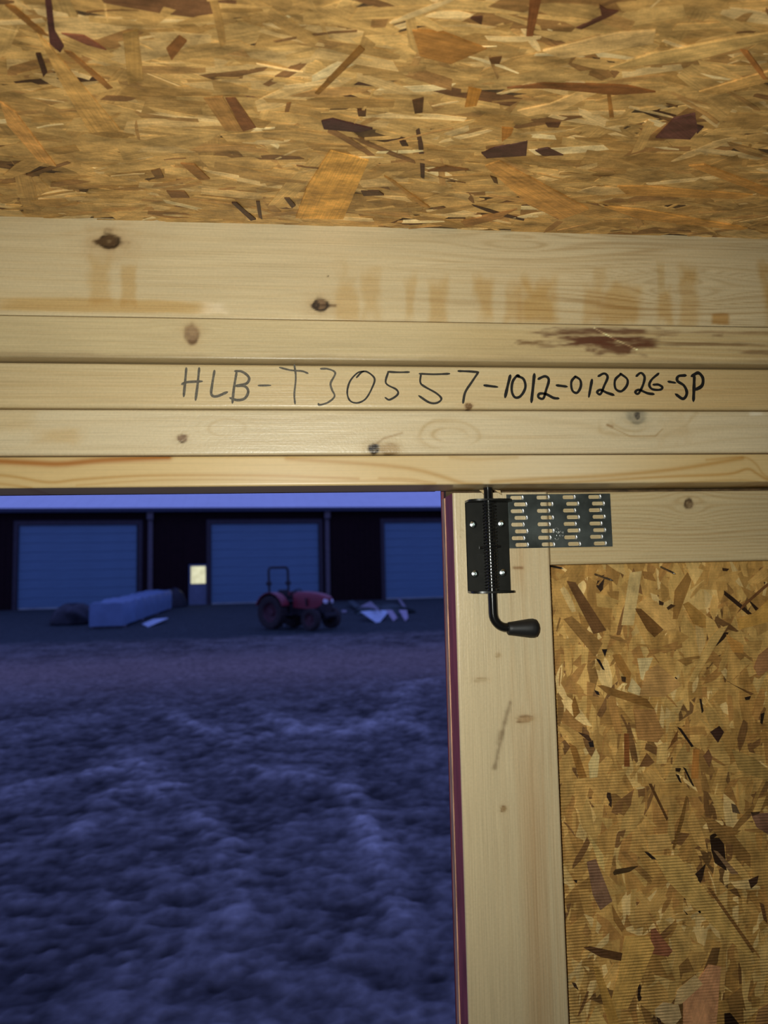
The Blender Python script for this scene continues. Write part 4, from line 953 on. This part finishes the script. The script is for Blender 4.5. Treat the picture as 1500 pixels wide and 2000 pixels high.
for a, b in doors:
    g = MB(); g.box(a, b, .10, .13, 0, DH)
    gd = g.build('garage_door', M['barn_trim'], barn); gd['label'] = 'pale sectional garage door'
    N_ = 9; ph = (DH - .1) / N_
    if pnl is None:
        pm = MB(); w_ = 5.66
        pm.box(0, w_, 0, .045, .008, ph - .008, .006)
        for q_ in range(3): pm.box(.03, w_ - .03, -.008, .002, ph * (.2 + .27 * q_), ph * (.2 + .27 * q_) + .03)
        pnl = pm.mesh('door_section', False, M['barn_door'])
    for i in range(N_):
        link('door_section', pnl, None, gd, False, (a + .01, .05, .1 + i * ph))
    MB().box(a + .02, b - .02, .04, .10, .0, .10, .01).build('bottom_strip', M['pale_strip'], gd)  # pale strip along the foot of the door
    t_ = MB(); t_.box(a - .22, a, -.05, .10, 0, DH + .22); t_.box(b, b + .22, -.05, .10, 0, DH + .22); t_.box(a, b, -.05, .10, DH - .02, DH + .22)
    t_.build('door_trim', M['barn_trim'], barn)
for s_ in (-4.78, 4.42):
    d = MB(); d.box(s_ - .12, s_ + .12, -.16, -.02, .1, EZ - .55, .02); d.box(s_ - .16, s_ + .16, -.36, -.10, EZ - .62, EZ - .22, .02)
    d.build('downspout', M['spout'], barn)
md = MB().box(MD[0] + .06, MD[1] - .04, .05, .10, 0, 2.14, .01).build('entry_door', M['mandoor'], barn)
md['label'] = 'narrow entry door with a lamplit window'
MB().box(MD[0] + .14, MD[1] - .14, .02, .055, 1.10, 2.06).build('window_frame', M['mandoor'], md)
MB().box(MD[0] + .18, MD[1] - .18, .012, .03, 1.13, 2.03).build('lit_pane', M['lit'], md)
MB().lathe([(0, 0), (.03, 0), (.035, -.03), (.02, -.06), (0, -.065)], 'y', (MD[0] + .13, .05, 1.0), 10).build('knob', M['zinc'], md)

# ---- tractor
M['tr_red'] = mat('tractor_red_paint', (.27, .03, .04), .36, var=.08, scale=3, spec=.5)
M['tr_dark'] = mat('tractor_dark_cast', (.02, .02, .022), .6, var=.2, scale=6)
M['tyre'] = mat('tyre_rubber', (.045, .036, .032), .9, var=.3, scale=12)
M['rim'] = mat('tractor_rim', (.085, .025, .03), .5, var=.2, scale=8)
M['lamp'] = mat('headlamp_lens', (.80, .80, .85), .15, var=.05, scale=5)
fw = onZ(610, 1232, .10); rw = onZ(530, 1229, .10)
ang = math.atan2(fw[1] - rw[1], fw[0] - rw[0])
WB = 1.72
rt_ = np.array((math.sin(ang), -math.cos(ang)))           # tractor's right hand side
mid = (fw[:2] + rw[:2]) / 2
org = mid - np.array((math.cos(ang), math.sin(ang))) * WB / 2 - rt_ * .52
tractor = root('tractor', (org[0], org[1], .10), ang)
tag(tractor, 'red compact tractor with roll bar parked in the yard', 'tractor')
def wheel(r, w_, rimr, name, y, x, lugs):
    sgn = 1 if y > 0 else -1
    m = MB()
    m.lathe([(rimr, -w_ / 2 * .8), (r * .80, -w_ / 2), (r * .93, -w_ / 2 * .92), (r * .96, -w_ / 4), (r * .965, 0), (r * .96, w_ / 4), (r * .93, w_ / 2 * .92), (r * .80, w_ / 2), (rimr, w_ / 2 * .8), (rimr, -w_ / 2 * .8)], 'y', (0, 0, 0), 40)
    for k in range(lugs):
        a = 2 * math.pi * k / lugs
        for sd in (-1, 1):
            a2 = a + (math.pi / lugs if sd > 0 else 0); da = .16
            def pt(rr, aa, yy): return (rr * math.cos(aa), yy, rr * math.sin(aa))
            y0, y1 = 0.0, sd * w_ / 2 * .95; t = .5 * math.pi * 2 / lugs * .45
            vs_ = [pt(r * .94, a2, y0), pt(r * .94, a2 + t, y0), pt(r * .92, a2 + t + da, y1), pt(r * .92, a2 + da, y1), pt(r, a2, y0), pt(r, a2 + t, y0), pt(r * .985, a2 + t + da, y1), pt(r * .985, a2 + da, y1)]
            m.add(vs_, [(0, 1, 2, 3), (4, 7, 6, 5), (0, 4, 5, 1), (1, 5, 6, 2), (2, 6, 7, 3), (3, 7, 4, 0)])
    wh = m.build(name, M['tyre'], tractor, 35, False, (x, y, r))
    d = MB(); o_ = sgn * w_ / 2
    d.lathe([(rimr * 1.02, o_ * .8), (rimr * .95, o_ * .7), (rimr * .85, o_ * .35), (rimr * .45, o_ * .25), (rimr * .4, o_ * .5), (0, o_ * .52)], 'y', (0, 0, 0), 32)
    for k in range(8):
        a = 2 * math.pi * k / 8; d.lathe([(0, o_ * .3), (.018, o_ * .3), (.018, o_ * .24), (0, o_ * .24)], 'y', (rimr * .62 * math.cos(a), 0, rimr * .62 * math.sin(a)), 8)
    d.build('rim', M['rim'], wh, 40)
for sy in (-1, 1):
    wheel(.575, .36, .32, 'rear_wheel', sy * .52, 0, 18)
    wheel(.36, .24, .20, 'front_wheel', sy * .50, WB, 16)
c_ = MB(); c_.box(-.25, .55, -.20, .20, .38, .80, .03); c_.box(.5, WB + .30, -.16, .16, .42, .74, .03); c_.box(-.06, .06, -.40, .40, .50, .64, .02)
c_.build('chassis', M['tr_dark'], tractor)
MB().box(WB - .06, WB + .06, -.42, .42, .30, .42, .02).build('front_axle', M['tr_dark'], tractor)
hd = MB()                                     # hood: lofted, sloping forward
secs = [(.72, .27, .72, 1.24), (1.0, .27, .70, 1.255), (1.4, .265, .68, 1.235), (1.75, .25, .72, 1.18), (1.98, .22, .86, 1.10), (2.08, .17, .95, 1.03)]
vs_ = []; npf = 12
for (x, hw, z0, z1) in secs:
    for (a, b) in ((-1, 0), (-1, .35), (-1, .7), (-.93, .88), (-.75, .97), (-.35, 1), (.35, 1), (.75, .97), (.93, .88), (1, .7), (1, .35), (1, 0)):
        vs_.append((x, hw * a, z0 + (z1 - z0) * b))
fs_ = [(i * npf + k, i * npf + k + 1, (i + 1) * npf + k + 1, (i + 1) * npf + k) for i in range(len(secs) - 1) for k in range(npf - 1)]
fs_ += [tuple(range(npf)), tuple(range((len(secs) - 1) * npf, len(secs) * npf))]
hd.add(vs_, fs_); hd.build('hood', M['tr_red'], tractor, 40)
gr = MB(); gr.box(1.74, 2.02, -.225, .225, .50, .93, .04); gr.box(2.0, 2.06, -.18, .18, .55, .95, .02)
grl = gr.build('grille', M['tr_dark'], tractor, 30)
for k in range(6): MB().box(2.055, 2.068, -.16, .16, .58 + k * .05, .60 + k * .05).build('grille_bar', M['tyre'], grl)
for sy in (-1, 1):
    MB().lathe([(0, 0), (.085, 0), (.09, .03), (.06, .055), (0, .06)], 'x', (0, 0, 0), 16).build('headlight', M['lamp'], tractor, 50, False, (2.03, sy * .15, .93), (0, -.15, sy * .35))
MB().box(2.08, 2.16, -.30, .30, .42, .56, .02).build('front_bumper', M['tr_dark'], tractor)
for sy in (-1, 1):                           # mudguards over the rear wheels
    f_b = MB(); ri = .64; vs_ = []; K = 14
    for k in range(K + 1):
        a = math.radians(20 + 140 * k / K)
        for (rr, yy) in ((ri, .36), (ri, .70), (ri + .025, .70), (ri + .025, .36), (ri - .14 if 0 < k < K else ri, .36)):
            vs_.append((rr * math.cos(a), sy * yy, .575 + rr * math.sin(a)))
    fs_ = []
    for k in range(K):
        for (p0, p1) in ((0, 1), (1, 2), (2, 3), (3, 4)):
            fs_.append((k * 5 + p0, k * 5 + p1, k * 5 + 5 + p1, k * 5 + 5 + p0))
    fs_ += [(0, 1, 2, 3), (K * 5, K * 5 + 1, K * 5 + 2, K * 5 + 3)]
    f_b.add(vs_, fs_); f_b.build('mudguard', M['tr_red'], tractor, 40)
ro = [(-.18, -.46, .62), (-.20, -.47, 1.4), (-.22, -.47, 1.95)]
for k in range(1, 6):
    a = math.pi / 2 * k / 5; ro.append((-.22, -.47 + .13 * (1 - math.cos(a)), 1.95 + .13 * math.sin(a)))
ro = ro + [(p[0], -p[1], p[2]) for p in reversed(ro)]
rops = MB().tube(ro, .042, 8).build('roll_bar', M['tr_dark'], tractor, 50)
for sy in (-1, 1): MB().box(-.29, -.13, sy * .47 - .075, sy * .47 + .075, 1.47, 1.60, .02).build('roll_bar_hinge', M['tr_dark'], rops)
s_b = MB(); s_b.box(.0, .46, -.24, .24, .84, .96, .04); s_b.box(-.06, .06, -.23, .23, .92, 1.32, .04)
s_b.build('seat', M['tr_dark'], tractor, 30)
MB().tube([(.74, 0, .95), (.60, 0, 1.22)], .03, 8).build('steering_column', M['tr_dark'], tractor, 50)
rg = []; cc = Vector((.59, 0, 1.24)); e1 = Vector((0, 1, 0)); e2 = Vector((.88, 0, .47))
for k in range(21):
    a = 2 * math.pi * k / 20; rg.append(cc + (e1 * math.cos(a) + e2 * math.sin(a)) * .19)
sw_ = MB().tube(rg, .016, 6, False)
for k in range(3):
    a = 2 * math.pi * k / 3; sw_.tube([cc, cc + (e1 * math.cos(a) + e2 * math.sin(a)) * .19], .012, 5)
sw_.build('steering_wheel', M['tr_dark'], tractor, 50)
MB().box(.26, .80, -.48, .48, .47, .51, .01).build('foot_platform', M['tr_dark'], tractor)
MB().box(.66, .80, -.24, .24, .70, 1.26, .03).build('dashboard', M['tr_dark'], tractor)
MB().tube([(1.35, -.30, .78), (1.35, -.33, 1.0), (1.36, -.33, 1.04)], .03, 8).build('exhaust', M['tr_dark'], tractor, 50)

# ---- wrapped bundle, offcuts and heaps
M['wrap'] = mat('pale_wrap_film', (.17, .27, .40), .5, var=.12, scale=2.5, bump=.4)
M['white_board'] = mat('white_board', (.60, .72, .80), .6, var=.1, scale=3)
M['grey_board'] = mat('weathered_grey_board', (.26, .24, .26), .75, var=.2, scale=6)
M['pink_board'] = mat('pale_mauve_board', (.50, .44, .50), .7, var=.12, scale=4)
M['dull_dark'] = mat('dull_dark_surface', (.022, .024, .028), .6, var=.25, scale=3, bump=.5)
M['weeds'] = mat('dark_weeds', (.05, .075, .07), .9, var=.4, scale=8, bump=.6)

p0 = onZ(174, 1226, .18); p1 = onZ(240, 1224, .18)
far_top = None
bd_dir = np.array((-.6, 8.6)); 
A = p0[:2]; B = p1[:2]
C_ = B + np.array((.25, 8.0)); D_ = A + np.array((.25, 8.0))
zb_ = [float(gz(*q_)) + .02 for q_ in (A, B, C_, D_)]
HB = .88
bcen = (A + B + C_ + D_) / 4
bundle = root('wrapped_bundle', (A[0], A[1], zb_[0]))
tag(bundle, 'long pale wrapped bundle lying before the leftmost garage door', 'bundle')
bm_ = MB(); K = 24; J = 7; vs_ = []
for i in range(K + 1):
    f = i / K; a = A + (D_ - A) * f; b = B + (C_ - B) * f; z0 = zb_[0] + (zb_[3] - zb_[0]) * f
    wob = .03 * math.sin(i * 1.7) + .02 * math.sin(i * 4.1)
    ring = [(0, .05), (-.01, HB * .5), (0, HB * .93), (.03, HB * .99)] + [(t, HB + .02 * math.sin(t * 9 + i)) for t in (.25, .5, .75)] + [(.97, HB * .99), (1.0, HB * .93), (1.01, HB * .5), (1, .05)]
    for t, z in ring:
        q_ = a + (b - a) * t; vs_.append((q_[0] + wob * (.5 if t > .5 else -.5), q_[1], z0 + z + (wob if z > .6 else 0)))
nr_ = 11
fs_ = [(i * nr_ + k, i * nr_ + (k + 1) % nr_, (i + 1) * nr_ + (k + 1) % nr_, (i + 1) * nr_ + k) for i in range(K) for k in range(nr_)]
fs_ += [tuple(range(nr_)), tuple(range(K * nr_, (K + 1) * nr_))]
bm_.add(vs_, fs_); bm_.build('wrap', M['wrap'], bundle, 35, True)
for f in (.04, .35, .65, .95):
    a = A + (D_ - A) * f; b = B + (C_ - B) * f; z0 = zb_[0] + (zb_[3] - zb_[0]) * f
    MB().box(min(a[0], b[0]) - .02, max(a[0], b[0]) + .02, (a[1] + b[1]) / 2 - .05, (a[1] + b[1]) / 2 + .05, z0 - .03, z0 + .06).build('bearer', M['grey_board'], bundle, False, True)

def plank(name, px, mat_, label, group=None, lift=.02, th=.03, zs=None):
    """a stiff sheet whose corners rest at the given heights above the ground"""
    P = []
    for (u, v), dz in zip(px, zs):
        z = .2
        for _ in range(6):
            q_ = onZ(u, v, z); z = float(gz(q_[0], q_[1])) + dz
        P.append(np.array((q_[0], q_[1], z)))
    c0 = np.mean(P, 0); nn = np.cross(P[1] - P[0], P[3] - P[0]); nn /= np.linalg.norm(nn)
    if nn[2] < 0: nn = -nn
    P = [p_ - nn * (nn.dot(p_ - c0)) - c0 for p_ in P]
    o = MB().prism([p_ + nn * th / 2 for p_ in P], -nn * th).build(name, mat_, None)
    o.location = c0; tag(o, label, 'board', group); return o
def Z5(p): return [(620 + x / 5.77, 1120 + y / 5.77) for x, y in p]
def Z6(p): return [(100 + x / 5.77, 1130 + y / 5.77) for x, y in p]
plank('loose_sheet', Z6([(1020, 510), (1090, 540), (1320, 450), (1150, 425)]), M['white_board'], 'white sheet lying flat beside the wrapped bundle', zs=(.03, .03, .12, .12))
OFF = 'offcut boards dumped beside the tractor'
plank('offcut_board', Z5([(490, 400), (590, 380), (800, 490), (690, 545)]), M['white_board'], 'widest white board, sloping down beside the tractor', OFF, zs=(.42, .42, .04, .04))
plank('offcut_board', Z5([(765, 400), (840, 405), (920, 525), (850, 530)]), M['pink_board'], 'pale mauve board in the middle of the dumped offcuts', OFF, zs=(.40, .40, .04, .04))
plank('offcut_board', Z5([(915, 400), (1005, 405), (1030, 525), (985, 530)]), M['pink_board'], 'short pale board at the far right of the dumped offcuts', OFF, zs=(.38, .38, .03, .03))
plank('offcut_board', Z5([(480, 295), (600, 245), (720, 325), (620, 370)]), M['grey_board'], 'dull grey board on top of the dumped offcuts', OFF, zs=(.42, .55, .50, .40))
plank('offcut_board', Z5([(900, 285), (930, 280), (1005, 355), (975, 365)]), M['grey_board'], 'thin dark slat behind the short pale board', OFF, zs=(.12, .12, .05, .05))
plank('offcut_board', Z5([(345, 300), (400, 295), (480, 335), (420, 345)]), M['weeds'], 'small green-grey piece just ahead of the tractor', OFF, zs=(.22, .22, .15, .15))
plank('offcut_board', Z5([(270, 375), (325, 375), (332, 405), (280, 408)]), M['grey_board'], 'little pale scrap close to the tractor bumper', OFF, zs=(.08, .08, .04, .04))

def heap(name, u, v, rx, ry_, hz, mat_, label, cat, seed, flat=.6):
    z = .2
    for _ in range(6):
        q_ = onZ(u, v, z); z = float(gz(q_[0], q_[1]))
    n1, n2 = 40, 14; vs_ = []; 
    for i in range(n2 + 1):
        f = i / n2
        for k in range(n1):
            a = 2 * math.pi * k / n1
            lump = 1 + .35 * (float(fbm(np.array(math.cos(a) * 2 + 7 + f), np.array(math.sin(a) * 2 + f * 2), seed, 3)) - .5) * 2
            r = math.cos(f * math.pi / 2) ** flat * lump
            zz_ = hz * math.sin(f * math.pi / 2) * (1 + .3 * (float(fbm(np.array(math.cos(a) * 3 + 3), np.array(math.sin(a) * 3 + f * 3), seed + 3, 3)) - .5))
            vs_.append((rx * r * math.cos(a), ry_ * r * math.sin(a), zz_ - .03))
    fs_ = [(i * n1 + k, i * n1 + (k + 1) % n1, (i + 1) * n1 + (k + 1) % n1, (i + 1) * n1 + k) for i in range(n2) for k in range(n1)]
    fs_ += [tuple(range(n1))]
    o = MB().add(vs_, fs_).build(name, mat_, None, True); o.location = (q_[0], q_[1], z); tag(o, label, cat); return o
heap('dark_heap', 146, 1216, .80, 1.0, .75, M['dull_dark'], 'low dark heap left of the wrapped bundle', 'heap', 3)  # low dark lump beside the bundle
heap('dark_heap', 338, 1186, .55, .6, .95, M['dull_dark'], 'dark heap behind the wrapped bundle near the entry door', 'heap', 8)
heap('weed_heap', 745, 1196, 1.15, 1.2, .36, M['weeds'], 'low dark heap of weeds under the dumped offcuts', 'heap', 14)
# flat-topped implement behind the tractor hood
zq = onZ(655, 1170, .42)
imp = root('work_bench', (zq[0], zq[1], float(gz(zq[0], zq[1]))), TH)
tag(imp, 'dark bench standing behind the tractor hood at the barn wall', 'bench')
MB().box(-.55, .65, -.35, .35, .92, .99, .01).build('bench_top', M['dull_dark'], imp)
for sx in (-.48, .58):
    for sy in (-.28, .28): MB().box(sx - .04, sx + .04, sy - .04, sy + .04, -.05, .92).build('leg', M['dull_dark'], imp)
MB().box(-.5, .6, -.3, .3, .30, .34).build('shelf', M['dull_dark'], imp)
